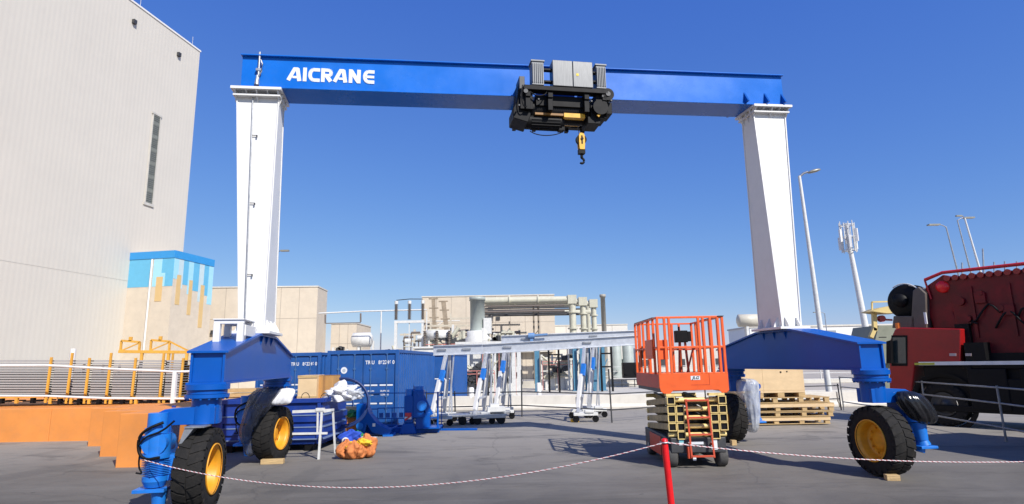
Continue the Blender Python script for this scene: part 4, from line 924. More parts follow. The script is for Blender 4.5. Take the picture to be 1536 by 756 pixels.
for i, (px, py, r_, lb_) in enumerate(((458, 597, .10, 'thin dark wire loop against the tan crate'), (487, 598, .10, 'thin dark wire loop beside the white plastic heap'))):
    p = at(px, py, c0.y + .06); q = MB(); q.path([p + Vector((r_ * math.cos(R(a)), 0, r_ * 1.3 * math.sin(R(a)))) for a in range(0, 181, 15)], .008, 6); tag(q.build('wire_loop', BLACK), lb_, 'wire', 'wire loops on the skip rim')
# white trestle in front of skip
tp = gd(478, 689)
tr = thing('white_trestle', 'white T-shaped trestle stand in front of the blue skip', 'trestle', tuple(tp), 0)
q = MB(); zt_a = at(478, 617, tp.y).z; zt_b = at(478, 650, tp.y).z
q.bar((0, 0, 0), (.03, 0, zt_a), .045, .045); q.bar((-.05, .0, zt_b), (-.06, 0, zt_a), .035, .035); q.bar((.10, .9, 0), (.05, .75, zt_a), .04, .04); q.build('leg', OFFW, tr)
q = MB(); q.bar((-.62, .0, zt_a), (.23, .0, zt_a + .02), .05, .06); q.bar((-.60, .0, zt_b), (.17, .0, zt_b), .04, .045); q.bar((.02, 0, zt_a - .02), (.06, .75, zt_a - .02), .05, .05); q.b2(-.10, .08, -.04, .06, zt_a + .012, zt_a + .07); q.build('crossbar', OFFW, tr)
# orange box, cloths, bags
pb = gd(527, 652)
bo = thing('orange_box', 'orange wooden box behind the right end of the skip', 'box', (pb.x - .17, pb.y, 0), R(3)); hz_ = at(527, 627, pb.y).z
MB().b2(0, .36, 0, .4, 0, hz_).build('body', mat('box_orange', (.55, .20, .04), .7, var=.15, scale=3, dirt=.2), bo, bevel=.006); q = MB(); q.b2(-.01, .37, -.012, -.001, .25, .29); q.build('batten', CARD, bo)
p = at(524, 617, pb.y + .3); o = MB().b2(p.x - .3, p.x + .3, pb.y + .02, pb.y + .5, hz_ + .002, hz_ + .32).build('tan_crate', PLY, bevel=.006); tag(o, 'tan plywood crate stacked on the orange box', 'crate')
p = at(529, 621, pb.y - .02); o = MB().blob((0, 0, 0), (.42, .3, .22), .4, 3, seed=3).build('green_net', CHAIR_G); o.location = p; tag(o, 'green netting bundle draped over the orange box', 'netting')
for px, py, s_, m_, nm, lb_, cat in ((523, 662, (.55, .4, .36), BLUC, 'blue_cloth', 'crumpled blue cloth between the skip and the orange bags', 'cloth'), (536, 657, (.34, .3, .28), CHAIR_G, 'green_bag', 'small green bag behind the blue cloth', 'bag'),
        (549, 659, (.7, .4, .14), WPLAST, 'white_sheet', 'flat white sheet lying behind the orange bags', 'sheet')):
    p = gd(px, py + 3); o = MB().sack((0, 0, 0), s_, seed=px % 9, folds=7, rag=.25).build(nm, m_); o.location = p; tag(o, lb_, cat)
for i, (px, py, s_, lb_) in enumerate(((517, 688, (.36, .38, .42), 'leftmost orange woven bag beside the trestle'), (530, 689, (.36, .34, .40), 'orange woven bag between the leftmost one and the sagging middle one'), (540, 688, (.32, .34, .36), 'sagging orange bag in the middle of the heap'), (551, 686, (.44, .42, .52), 'largest orange woven bag at the right end of the heap'))):
    p = gd(px, py); o = MB().sack((0, 0, 0), s_, seed=i * 3 + 1, folds=5 + i % 3).build('orange_bag', BAGO); o.location = p; tag(o, lb_, 'bag', 'orange woven bags on the ground')
for i, (px, py, Yo, s_, lb_) in enumerate(((530, 669, .0, (.36, .25, .18), 'yellow lifting sling on the left orange bags'), (547, 664, .0, (.36, .22, .16), 'yellow lifting sling on top of the largest orange bag'))):
    p = at(px, py, 13.75); o = MB().blob((0, 0, 0), s_, .5, 3.5, seed=i + 20).build('yellow_sling', BAGY); o.location = p; tag(o, lb_, 'sling', 'yellow slings')
p = at(518, 663, 13.9); q = MB(); q.path([p + Vector((.07 * math.cos(R(a)), 0, .08 * math.sin(R(a)))) for a in range(-20, 200, 20)], .02, 8); tag(q.build('white_strap', WHITE), 'white strap looped over the leftmost orange bag', 'strap')
# ------------------------------------------------------------------ blue spare parts beside the container
FY_ = gd(580, 650).y
wf_ = thing('maintenance_platform', 'blue steel platform frame with handrails lying by the container doors', 'platform', (at(535, 648, FY_).x, FY_, 0), 0)
xw = at(652, 648, FY_).x - at(528, 648, FY_).x; hr = at(580, 589, FY_).z
q = MB(); q.b2(.3, xw, -.05, .05, .0, .17); q.b2(.3, xw, .9, 1.0, 0, .15); [q.b2(x, x + .08, .0, .95, .02, .14) for x in (.32, 1.0, 1.8, xw - .1)]; q.b2(xw - .45, xw + .05, -.35, .4, .14, .18); q.build('base_frame', BLUE, wf_, bevel=.006)
q = MB(); rr_ = .014
for x in (-.15, .62, 1.05, 1.6, xw - .45, xw - .05): q.tube((x, 0, .1), (x, 0, hr if x > xw - .1 or x < 0 else hr * .62), rr_, 8)
q.tube((-.15, 0, hr), (xw - .05, 0, hr - .03), rr_, 8); q.tube((.62, 0, hr * .62), (xw - .45, 0, hr * .62), rr_, 8); q.tube((.62, 0, hr * .36), (xw - .05, 0, hr * .36), rr_, 8); q.tube((xw - .05, 0, .1), (xw - .05, 0, hr), .03, 8); q.tube((-.15, 0, hr * .6), (.62, 0, hr * .6), rr_, 8)
q.tube((xw - .05, 0, hr - .03), (xw - .05, .95, hr - .03), rr_, 8); q.tube((xw - .05, .95, hr - .03), (xw - .05, .95, .1), rr_, 8)
q.build('handrail', BLUE, wf_)
q = MB()
for i in range(7): q.b2(.66 + i * .2, .78 + i * .2, .01, .05, hr * .38, hr * .50)
q.build('kick_plate', mat('frame_mid_blue', (.02, .11, .4), .5), wf_)
fp_ = gd(560, 655)
fk = thing('spare_fork', 'curved blue steel fork bracket lying on the ground near the bags', 'crane part', tuple(fp_), 0)
q = MB(); q.prism([(-.50, 0), (-.28, 0), (-.20, .35), (-.05, .12), (.30, .02), (.45, .02), (.52, .20), (.40, .20), (.10, .36), (-.12, .62), (-.25, .92), (-.52, .92)], lambda a, b, t: (a, t, b), 0, .45)
q.build('bracket', BLUE, fk, bevel=.02); q = MB(); q.b2(.28, .56, -.06, .5, .001, .05); q.tube((-.4, -.02, .3), (-.4, .0, .3), .1, 16); q.build('foot_plate', BLUEM, fk); q = MB(); q.b2(-.03, .05, -.012, -.001, .28, .37); q.build('sticker', LETTER, fk)
up = gd(613, 650)
un = thing('spare_drive_unit', 'blue crane drive unit on a pedestal with a red and white mark', 'crane part', tuple(up), 0)
q = MB(); q.hexa([(-.26, -.2, 0), (.26, -.2, 0), (.26, .3, 0), (-.26, .3, 0)], [(-.15, -.15, .3), (.15, -.15, .3), (.15, .2, .3), (-.15, .2, .3)]); q.b2(-.13, .13, -.1, .2, .3, 1.1); q.b2(.13, .45, -.08, .25, .45, 1.25); q.b2(.2, .62, .0, .3, .10, .6)
q.bar((.3, .0, 1.2), (.62, .1, .5), .16, .2); q.build('pedestal', BLUE, un, bevel=.02)
q = MB(); q.tube((.0, .05, 1.1), (.0, .05, 1.28), .12, 18); q.tube((.28, .08, 1.25), (.28, .08, 1.36), .14, 18); q.tube((.4, -.14, .8), (.4, -.06, .8), .15, 18); q.build('motor', BLUEM, un, bevel=.008)
q = MB(); q.bar((-.09, -.165, .40), (.09, -.165, .52), .006, .05, up=(0, 0, 1)); q.b2(-.09, .09, -.16, -.102, .50, .60); q.build('red_mark', mat('mark_red', (.6, .05, .06)), un)
q = MB(); q.b2(-.1, .1, -.163, -.104, .42, .49); q.build('white_mark', LETTER, un)
q = MB(); q.b2(0, 1.4, -.06, .06, .0, .06); o = q.build('blue_beam_offcut', BLUE, bevel=.006); p = gd(648, 646); o.location = p; o.rotation_euler.z = -.05; tag(o, 'short flat blue steel bar lying right of the platform frame', 'steel bar')
# ------------------------------------------------------------------ aluminium portable gantries
def agantry(label, Y, beam, legs, deep=1.5, yellow=None):
    b0, b1 = [at(px, py, Y) for px, py in beam]
    t = thing('aluminium_gantry', label, 'portable gantry', (b0.x, Y, 0), 0, 'aluminium portable gantry frames')
    O = Vector((b0.x, Y, 0)); q = MB(); h = .32
    z = b0.z; zz1 = b1.z
    q.bar(b0 - O, b1 - O, .02, h); q.bar(b0 - O + Vector((0, 0, h / 2)), b1 - O + Vector((0, 0, h / 2)), .16, .03); q.bar(b0 - O - Vector((0, 0, h / 2)), b1 - O - Vector((0, 0, h / 2)), .16, .03)
    q.build('beam', ALU, t, bevel=.004)
    q = MB(); 
    for k in range(2):
        p_ = (b0 - O).lerp(b1 - O, (k + .35) / 2); q.box(p_ + Vector((0, -.04, .02)), (.30, .05, .06))
    q.build('beam_bracket', STEEL, t)
    for px in legs:
        X = at(px, 525, Y).x - O.x; zt2 = (b0.z if len(legs) < 2 else b0.z + (b1.z - b0.z) * (X / max(.1, (b1.x - b0.x)))) - h / 2
        for sgn in (-1, 1):
            bx_ = X - .02 + sgn * .04
            q = MB(); top_ = Vector((X + .08 + sgn * .05, sgn * .10, zt2)); bot_ = Vector((X - .22 + sgn * .12, sgn * deep / 2, .32))
            q.bar(top_, bot_, .095, .11); q.build('leg', ALU, t, bevel=.006)
            q = MB(); a_ = top_.lerp(bot_, .42); b_ = top_.lerp(bot_, .93); q.bar(a_ + Vector((-.03, -.02, 0)), b_ + Vector((-.03, -.02, 0)), .13, .10); q.build('white_sleeve', WHITE, t, bevel=.008)
            if sgn < 0:
                q = MB(); a_ = top_.lerp(bot_, .26); b_ = top_.lerp(bot_, .44); q.bar(a_ + Vector((.03, -.03, 0)), b_ + Vector((.03, -.03, 0)), .14, .12); q.build('blue_collar', BLUEM, t)
        q = MB(); q.bar((X + .16, .1, zt2), (X + .20, .3, .35), .06, .06); q.bar((X + .3, .0, zt2), (X + .1, .3, .35), .05, .05); q.bar((X - .16, -deep / 2, .85), (X + .0, deep / 2, .85), .06, .06); q.build('brace', ALU, t)
        q = MB(); q.b2(X - .50, X + .32, -deep / 2 - .10, -deep / 2 + .10, .22, .32); q.b2(X - .45, X + .30, deep / 2 - .1, deep / 2 + .1, .22, .32); q.b2(X - .26, X - .10, -deep / 2, deep / 2, .24, .31); q.b2(X - .12, X + .18, -deep / 2 - .14, -deep / 2 + .14, .32, .40); q.build('base', OFFW, t, bevel=.01)
        q = MB()
        for xx in (X - .42, X + .24):
            for yy in (-deep / 2, deep / 2): q.tube((xx, yy - .04, .11), (xx, yy + .04, .11), .11, 16); q.b2(xx - .05, xx + .05, yy - .06, yy + .06, .14, .22)
        q.build('castor', BLACK, t)
    return t
agantry('left aluminium portable gantry beam resting on splayed legs beside the container', 21.3, ((650, 526), (724, 523.5)), (668,))
agantry('front aluminium portable gantry with the long silver beam ending at the scissor lift', 21.7, ((719, 524), (958, 510)), (728, 875))
agantry('rear aluminium portable gantry, its beam just above the front one', 23.4, ((752, 510.5), (956, 502)), (757, 889))
q = MB(); p = at(797, 504, 23.2); q.tube(p + Vector((-.12, 0, 0)), p + Vector((.12, 0, 0)), .12, 18); q.bar(p + Vector((.1, 0, .03)), p + Vector((.62, 0, .06)), .07, .07); q.b2(p.x - .05, p.x + .07, p.y - .06, p.y + .06, p.z - .2, p.z - .08)
tag(q.build('chain_hoist', mat('hoist_pale_blue', (.12, .24, .45), .5)), 'small pale blue electric hoist sitting on the rear aluminium beam', 'hoist')
q = MB(); p = gd(861, 632); q.box((0, 0, .05), (.28, .18, .09)); q.box((-.02, 0, .1), (.16, .12, .03)); o = q.build('yellow_chock', HOOKY, bevel=.01); o.location = p + Vector((0, -.25, 0)); tag(o, 'small yellow wheel chock at the foot of the front aluminium gantry', 'chock')
tc_ = gd(735, 636)
tr = thing('flat_trolley', 'low grey hand trolley with black wheels under the aluminium legs', 'trolley', tuple(tc_ + Vector((-.4, .2, 0))), R(6))
q = MB(); q.b2(-1.0, .95, -.35, .35, .26, .33); q.b2(-.2, .9, -.4, -.35, .20, .30); q.b2(-.3, 1.1, -.1, .2, .331, .40); q.build('deck', STEEL, tr, bevel=.008)
q = MB()
for xx in (-.55, -.05, .75):
    for yy in (-.32, .32): q.tube((xx, yy - .05, .14), (xx, yy + .05, .14), .14, 16)
q.build('wheel', RUBBER, tr); q = MB(); q.bar((-1.0, 0, .3), (-1.8, 0, .42), .04, .04); q.tube((-1.8, -.12, .42), (-1.8, .12, .42), .02, 8); q.b2(.3, .9, -.30, .25, .401, .55); q.b2(.4, .7, -.2, .2, .551, .64); q.build('drawbar', OFFW, tr)
# ------------------------------------------------------------------ concrete barriers, bollards, pipe fences
e0 = gd(655, 615.5); e1 = gd(960, 612.5); dv_ = (e1 - e0).normalized(); rz_ = math.atan2(dv_.y, dv_.x)
bm = MB(); bl = 3.6; bm.prism([(-.26, 0), (.26, 0), (.26, .10), (.16, .22), (.11, .60), (-.11, .60), (-.16, .22), (-.26, .10)], lambda a, b, t: (t, a, b), 0, bl - .05)
first = None; nm_ = ['first', 'second', 'third', 'fourth', 'fifth', 'sixth', 'seventh', 'eighth']
for i in range(7):
    p = e0 + dv_ * (bl * i - 1.0)
    if first is None: o = bm.build('concrete_barrier', WHITE if 0 else mat('barrier_white_concrete', (.66, .62, .54), .85, var=.06, scale=2, dirt=.25, dirtc=(.4, .36, .3)), bevel=.015); first = o
    else: o = first.copy(); COL.objects.link(o)
    o.location = p; o.rotation_euler.z = rz_
    tag(o, 'white concrete road barrier, %s from the left in the row behind the yard' % nm_[i], 'barrier', 'concrete barriers behind the yard')
for px, y0, y1, lb_ in ((707, 581, 615, 'white pipe bollard left of the middle of the barrier row'), (809, 574, 604, 'white pipe bollard behind the barriers near the teal post')):
    Yb = gd(px, y1).y; p = gd(px, y1); h = at(px, y0, Yb).z; o = MB().lathe([(0, .12), (h - .03, .12), (h, .08), (h + .001, .001)], (0, 0, 0), (0, 0, 1), 20).build('bollard', WHITE); o.location = p; tag(o, lb_, 'bollard', 'white pipe bollards')
FPALE = mat('fence_worn_grey', (.26, .26, .25), .5, metal=.2, var=.3, scale=6)
def pipe_fence(label, pts, rails, h, tall=(), m=DGREY):
    t = thing('pipe_fence', label, 'fence', tuple(pts[0]), 0); O = Vector(pts[0]); pts = [Vector(p) - O for p in pts]
    for i, p in enumerate(pts):
        hh = 1.75 if i in tall else h; q = MB(); q.tube(p, p + Vector((random.uniform(-.04, .04), 0, hh)), .026, 8); q.build('post', m, t)
    for z in rails:
        q = MB(); q.path([p + Vector((0, 0, z + random.uniform(-.01, .01))) for p in pts], .022, 8); q.build('rail', m, t)
    return t
pipe_fence('dark steel pipe fence running across the yard behind the aluminium gantries', [gd(640, 628), gd(683, 627), gd(783, 625), gd(918, 634), gd(1060, 622), gd(1160, 618), gd(1262, 615)], (.42, .92), 1.0, tall=(2, 3))
pipe_fence('dark steel pipe fence in front of the red crane truck', [gd(1262, 615) + Vector((.05, -.1, 0)), Vector((12.1, 18.3, 0)), Vector((11.45, 14.6, 0)), Vector((10.75, 11.9, 0)), Vector((10.0, 9.0, 0))], (.32, .88, 1.24), 1.28, m=FPALE)
# ------------------------------------------------------------------ pallets and plywood crate
PZ = gd(1190, 638); PY0 = PZ.y; XR = gd(1248, 636).x; XL = gd(1118, 640).x - .6
def pallet(nm, label, x0, x1, z, h=.155, y0=PY0, d=1.25):
    t = thing(nm, label, 'pallet', (x0, y0, z), 0, 'timber pallets in the stack'); L = x1 - x0
    q = MB(); nb = 5
    for k in range(6): q.b2(0, L, k * d / 5.6, k * d / 5.6 + .17, h - .024, h - .002)
    for k in range(3): q.b2(0.01, L - .01, k * (d - .12) / 2, k * (d - .12) / 2 + .12, .002, .022)
    q.build('board', TIMB, t)
    q = MB()
    for i in range(nb):
        x = i * (L - .16) / (nb - 1)
        for yy in (0.01, d / 2 - .05, d - .13): q.b2(x, x + .14, yy, yy + .11, .0225, h - .0245)
    q.build('bearer', mat('bearer_dark_wood', (.16, .10, .05), .8, var=.3) if 0 else TIMB, t)
    q = MB(); q.b2(.0, L, -.012, .009, h * .52, h - .026); q.build('edge_board', PLY, t) if h > .2 else None
    return t
z = .06
pallet('timber_pallet', 'lowest timber pallet of the stack right of the wrapped drive', XL, XR - .12, .03, .21)
pallet('timber_pallet', 'second timber pallet from the ground in the stack', XL, XR + .0, .25, .15)
pallet('timber_pallet', 'third timber pallet from the ground, jutting furthest right', XL, XR + .04, .41, .24)
pallet('timber_pallet', 'topmost timber pallet, directly below the plywood crate', XL, XR - .07, .66, .17)
ZC = .835; xa = at(1104, 580, PY0).x; xb = at(1208, 580, PY0).x; HC_ = 1.78 - ZC
cr_ = thing('plywood_crate', 'large pale plywood crate on the pallet stack under the blue end beam', 'crate', (xa, PY0 + .05, ZC), 0); L = xb - xa
MB().b2(0, L, 0, 1.1, .13, HC_).build('body', PLY, cr_, bevel=.006)
q = MB()
for k in range(4): q.b2(k * (L - .2) / 3, k * (L - .2) / 3 + .2, 0, 1.1, .0, .125)
q.build('skid', TIMB, cr_)
q = MB(); q.b2(.86, .865, -.004, -.001, .13, HC_); q.b2(0, L, -.004, -.001, .20, .204); q.build('panel_seam', TIMB, cr_); q = MB(); q.b2(L - .72, L - .67, -.006, -.001, HC_ - .22, HC_ - .17); q.b2(L - .52, L - .48, -.006, -.001, HC_ - .2, HC_ - .16); q.build('mark', BLACK, cr_)
MB().b2(-.03, L + .03, -.04, 1.13, HC_ + .002, HC_ + .04).build('lid', TIMB, cr_)
# ================================================================== RACKS ON THE DOCK
RY = 19.45; DZ = .945
def rz_at(X): return -.018 * (X + 12)
postpx = [(-70), 72, 103, 130, 162, 200, 242, 272]
SH = [mat('steel_sheet_grey', (.42, .41, .40), .5, metal=.2, var=.12, scale=1.5, stretch=(.3, 1, 1), dirt=.3, dirtc=(.38, .33, .27))]
cols = ['far left', 'second', 'third', 'fourth', 'fifth', 'sixth', 'rightmost']
sheet_me = {}
tilt = -.018
for i in range(7):
    a = at(postpx[i] + (2 if i else 0), 595, RY).x; b = at(postpx[i + 1] - 2, 595, RY).x; zc = (a + b) / 2
    zoff = rz_at(zc)
    rk = thing('stacking_rack', '%s yellow stacking rack holding grey steel sheets on the orange dock' % cols[i], 'rack', (b, RY, DZ + zoff), 0, 'yellow racks on the dock'); L = b - a
    q = MB()
    for yy in (-.02, 1.5): q.bar((.0, yy, 0), (.02, yy, (1.42 + (.16 if i % 2 else 0)) if yy < 0 else 1.2), .062, .062)
    q.build('post', YEL, rk, bevel=.006)
    q = MB(); q.b2(-L, .0, -.06, .0, .165, .215); q.b2(-L, .0, 1.45, 1.52, .165, .215); [q.b2(x, x + .05, -.06, 1.5, .165, .214) for x in (-L, -L / 2, -.05)]
    n = max(1, round(L / 1.0))
    for k in range(n): q.b2(-L + k * L / n + .03, -L + k * L / n + .11, -.06, .02, .0, .165)
    q.build('base_frame', YEL, rk, bevel=.004)
    q = MB(); 
    for k in range(n):
        x = -L + (k + .5) * L / n + .07; q.b2(x - .30, x + .30, -.03, .05, .045, .085); q.b2(x - .05, x + .05, -.05, .07, .0, .16); q.b2(x - .30, x + .30, .5, .6, .045, .085)
    q.build('fork_pocket', BLACK, rk)
    for k in range(15):
        key = round(L, 2)
        if key not in sheet_me:
            s = MB(); nn = max(4, int(L / .1)); vs = []
            y0_, y1_ = .02, 1.42; T_ = .046
            s.b2(-L / 2 + .02, L / 2 - .02, y0_, y1_, 0, .012); s.b2(-L / 2 + .02, L / 2 - .02, y0_, y0_ + .02, -.040, 0); s.b2(-L / 2 + .02, L / 2 - .02, y1_ - .02, y1_, -.028, 0)
            o = s.build('steel_sheet', SH[0]); sheet_me[key] = o
        else: o = sheet_me[key].copy(); COL.objects.link(o)
        o.location = (zc + random.uniform(-.015, .015), RY + random.uniform(-.02, .03), DZ + zoff + .25 + k * .078); o.rotation_euler = (0, -tilt, random.uniform(-.006, .006))
        tag(o, 'grey flat steel sheet lying in the long stacks on the orange dock', 'steel sheet', 'grey steel sheets stacked in the yellow racks')
# yellow lifting frame standing on the racks
lf0 = at(168, 527, RY + .4); lf1 = at(272, 530, RY + .4)
yf = thing('yellow_lifting_frame', 'yellow welded frame with two trestle tops rising above the stacked sheets', 'frame', (lf0.x, RY + .75, DZ), 0); L = lf1.x - lf0.x; zt3 = lf0.z - DZ
q = MB(); q.bar((0, 0, zt3), (L, 0, zt3 - .06), .09, .10); q.bar((0, 1.2, zt3 + .02), (L, 1.2, zt3 - .04), .07, .07); [q.bar((x, 0, zt3 - .01), (x, 1.2, zt3), .06, .06) for x in (.0, L / 2, L)]; q.build('crossbar', YEL, yf, bevel=.006)
q = MB(); [q.bar((x, 0, .2), (x + .03, 0, zt3 - .05), .08, .08) for x in (L * .33, L * .72, L - .03)]; [q.bar((x, 1.2, .2), (x, 1.2, zt3), .06, .06) for x in (.02, L * .5, L)]; q.build('upright', YEL, yf, bevel=.006)
q = MB()
for x in (.05, L * .46):
    q.bar((x, 0, zt3), (x, 0, zt3 + .36), .06, .06); q.bar((x, 0, zt3 + .36), (x + .62, 0, zt3 + .30), .06, .07); q.bar((x + .62, 0, zt3 + .30), (x + .62, 0, zt3), .06, .06); q.bar((x, 0, zt3 + .02), (x + .62, 0, zt3 + .28), .035, .035); q.bar((x + .30, .0, zt3 + .34), (x + .30, .0, zt3 + .48), .10, .06)
q.bar((L * .46 + .62, 0, zt3 + .30), (L, 0, zt3), .05, .05); q.build('trestle_top', YEL, yf)
# white handrail at dock edge
RA = at(-60, 545, 18.6); 
hrl = thing('white_handrail', 'white two-bar handrail along the front edge of the orange dock', 'handrail', (RA.x, 18.6, DZ), 0)
q = MB()
for dy0, pts in ((0, ((-60, 548.5), (70, 548), (160, 553), (262, 557.5), (292, 557))), (1, ((-60, 593.5), (70, 594), (160, 597.5), (262, 598), (330, 598)))):
    q.path([at(px, py, 18.6) - Vector((RA.x, 18.6, DZ)) for px, py in pts], .034, 10)
q.build('rail', WHITE, hrl)
q = MB()
for px in (-55, 263): 
    p_ = at(px, 558, 18.6) - Vector((RA.x, 18.6, DZ)); q.b2(p_.x - .055, p_.x + .055, -.05, .05, .0, p_.z - .0)
q.build('post', WHITE, hrl)
for px, lb_ in ((110, 'white standpipe rising behind the steel sheet stacks'),):
    p = at(px, 523, 21.5); o = MB().tube((0, 0, 0), (0, 0, p.z - .93), .09, 12).build('standpipe', WHITE); o.location = (p.x, 21.5, .93); tag(o, lb_, 'pipe')
# pile of pale beams under the left end beam
q0 = at(336, 598, 19.0)
for i, (dx, z) in enumerate(((0, .98), (.12, 1.12), (-.05, 1.26))):
    o = MB().b2(0, 1.2, 0, .5, 0, .11).build('timber_beam', TIMB, bevel=.006); o.location = (q0.x + dx, 19.0, z - .0); tag(o, ('lowest', 'middle', 'topmost')[i] + ' dark timber beam of the pile seen under the left end beam', 'timber', 'timber beams on the dock')
q = MB(); q.b2(0, 2.4, 0, 1.4, 0, .975 - .0); o = q.build('concrete_block', PCONC, bevel=.02); o.location = (q0.x - .3, 18.8, 0); tag(o, 'pale concrete block carrying the timber pile behind the skip', 'concrete block')
q = MB()
for px in (402, 424): 
    p = at(px, 573, 18.3); q.b2(p.x - .1, p.x + .1, 18.25, 18.4, 0, 2.3)
p = at(413, 600, 18.3); q.b2(p.x - .35, p.x + .35, 18.26, 18.38, 1.15, 1.3)
tag(q.build('white_gate_frame', WHITE), 'white steel gate frame seen under the left end beam', 'frame')
# ================================================================== LAMPS AND MASTS
def lamp(label, px, ytop, Y, r=.1, arm=1.0, head='oval', base_z=0, lean=0.0):
    p = at(px, ytop, Y); t = thing('street_lamp', label, 'street lamp', (p.x, Y, base_z), 0, 'lamp posts around the yard')
    h = p.z - base_z; q = MB(); q.tube((-lean, 0, 0), (0, 0, h), r, 14, r2=r * .5)
    q.build('pole', STEEL if r < .15 else OFFW, t)
    s = 1 if arm > 0 else -1; a = abs(arm)
    q = MB(); q.path([(0, 0, h - .05), (s * a * .25, -.05, h + .15), (s * a * .5, -.1, h + .22)], r * .4, 8)
    q.build('arm', STEEL, t)
    q = MB()
    vs = []; n = 16
    if head == 'oval':
        for j, (zz_, k) in enumerate(((-.10, .55), (-.06, .95), (.0, 1.0), (.07, .7), (.10, .2))):
            for i in range(n): w = 2 * math.pi * i / n; vs.append((s * (a * .5 + .38 * a) + .42 * a * math.cos(w) * k, -.12 + .2 * a * math.sin(w) * k, h + .26 + zz_ * a + .1 * s * math.cos(w) * k * a))
        fs = [(j * n + i, j * n + (i + 1) % n, (j + 1) * n + (i + 1) % n, (j + 1) * n + i) for j in range(4) for i in range(n)] + [tuple(range(n))[::-1], tuple(range(4 * n, 5 * n))]
        q.add(vs, fs, True)
    else: q.box((s * (a * .5 + .4 * a), -.1, h + .2), (.8 * a, .3 * a, .14))
    q.build('lamp_head', mat('lamp_head_grey', (.30, .29, .24), .4, metal=.3), t)
    return t
lamp('tall white lamp post with an oval head right of the right crane leg', 1199, 264, 34, r=.17, arm=.95, lean=-.35)
lamp('thin lamp post behind the left crane leg above the beige wall', 414, 380, 52, r=.11, arm=.9, head='flat')
lamp('small distant lamp post right of the tall white lamp', 1237, 470, 110, r=.14, arm=-1.6, head='flat')
lamp('lamp post with a flat head, leftmost of the group above the red truck', 1419, 340, 62, r=.13, arm=-1.5, head='flat', lean=-1.6)
lamp('lamp post with a dark head, middle of the group above the red truck', 1436, 330, 62, r=.12, arm=1.3, head='flat', lean=-1.6)
lamp('taller bare-looking pole with a small head beside the dark lamp head', 1447, 327, 58, r=.15, arm=-.7, head='flat', lean=-2.0)
for i, (px, py) in enumerate(((1443, 394), (1474, 373), (1491, 393), (1507, 392), (1525, 392))):
    p = at(px, py, 48); o = MB().tube((-1.2, 0, 0), (0, 0, p.z), .09, 8, r2=.06).build('pole', STEEL); o.location = (p.x, 48, 0)
    tag(o, ('short thin pole between the lamp posts above the truck', 'tallest of the row of bare poles behind the red truck', 'bare pole just right of the tallest one behind the truck', 'bare pole second from the right behind the truck', 'rightmost bare pole behind the red truck')[i], 'pole', 'bare poles behind the truck')
# telecom mast
p = at(1276, 377, 60); 
tm = thing('telecom_mast', 'white mast topped with a cage of antenna panels', 'mast', (p.x + .9, 60, 0), 0)
q = MB(); q.tube((0, 0, 0), (-.9, 0, p.z), .36, 16, r2=.22); q.build('pole', OFFW, tm)
hz0 = p.z; hz1 = at(1271, 335, 60).z; q = MB()
for z in (hz0 + .1, (hz0 + hz1) / 2, hz1 - .2):
    q.path([(-1.0 + .62 * math.cos(R(a)), .62 * math.sin(R(a)), z) for a in range(0, 360, 30)], .05, 6, closed=True)
for k in range(10):
    a = k * .628; q.tube((-1.0 + .68 * math.cos(a), .68 * math.sin(a), hz0 - .1), (-1.0 + .68 * math.cos(a), .68 * math.sin(a), hz1 + .1 * (k % 3)), .045, 6)
q.tube((-1.0, 0, hz0), (-1.0, 0, hz1), .2, 10); q.build('cage', OFFW, tm)
q = MB()
for k in range(6):
    a = k * 1.047 + .2; q.box((-1.0 + .8 * math.cos(a), .8 * math.sin(a), hz0 + .9 + (k % 2) * .7), (.3, .22, 1.3), rz=a)
q.build('antenna_panel', WHITE, tm)
# ================================================================== SUBSTATION
def tank_h(name, label, p0, p1, r, m, Y):
    t = thing(name, label, 'tank', (p0.x, Y, 0), 0); L = p1.x - p0.x; z = p0.z
    q = MB(); q.lathe([(-.12 * r * 2, .001), (-.1 * r * 2, r * .6), (0, r), (L, r), (L + .2 * r, r * .6), (L + .24 * r, .001)], (0, 0, z), (1, 0, 0), 24); q.build('body', m, t)
    q = MB(); q.b2(L * .3, L * .42, -.2, .2, 0, z - r * .8); q.build('support', OFFW, t); return t
tank_h('horizontal_tank', 'cream horizontal tank on a post left of the right crane leg', at(1108, 481, 40), at(1138, 480, 40), .42, mat('tank_cream', (.56, .52, .42), .5, var=.08), 40)
tank_h('horizontal_tank', 'white horizontal tank above the blue container roofline', at(530, 510, 44), at(556, 510, 44), .52, OFFW, 44)
# silencer
p = at(716, 446, 43); q0_ = at(716, 497, 43)
si = thing('exhaust_silencer', 'tall grey cylindrical silencer on a flared skirt', 'silencer', (p.x, 43, 0), 0)
q = MB(); q.lathe([(q0_.z, .52), (p.z - .25, .52), (p.z - .25, .58), (p.z, .58), (p.z + .001, .45), (p.z - .3, .44)], (0, 0, 0), (0, 0, 1), 28); q.build('stack', VESG, si)
q = MB(); q.lathe([(q0_.z - 1.4, .95), (q0_.z - .5, .95), (q0_.z - .35, .80), (q0_.z + .02, .80), (q0_.z + .03, .5)], (.05, 0, 0), (0, 0, 1), 28); q.b2(.45, 1.0, -.5, .4, q0_.z - .2, q0_.z + .9); q.build('skirt', OFFW, si)
q = MB(); q.b2(-1, 1, -.8, .8, 0, q0_.z - 1.4); q.build('plinth', OFFW, si)
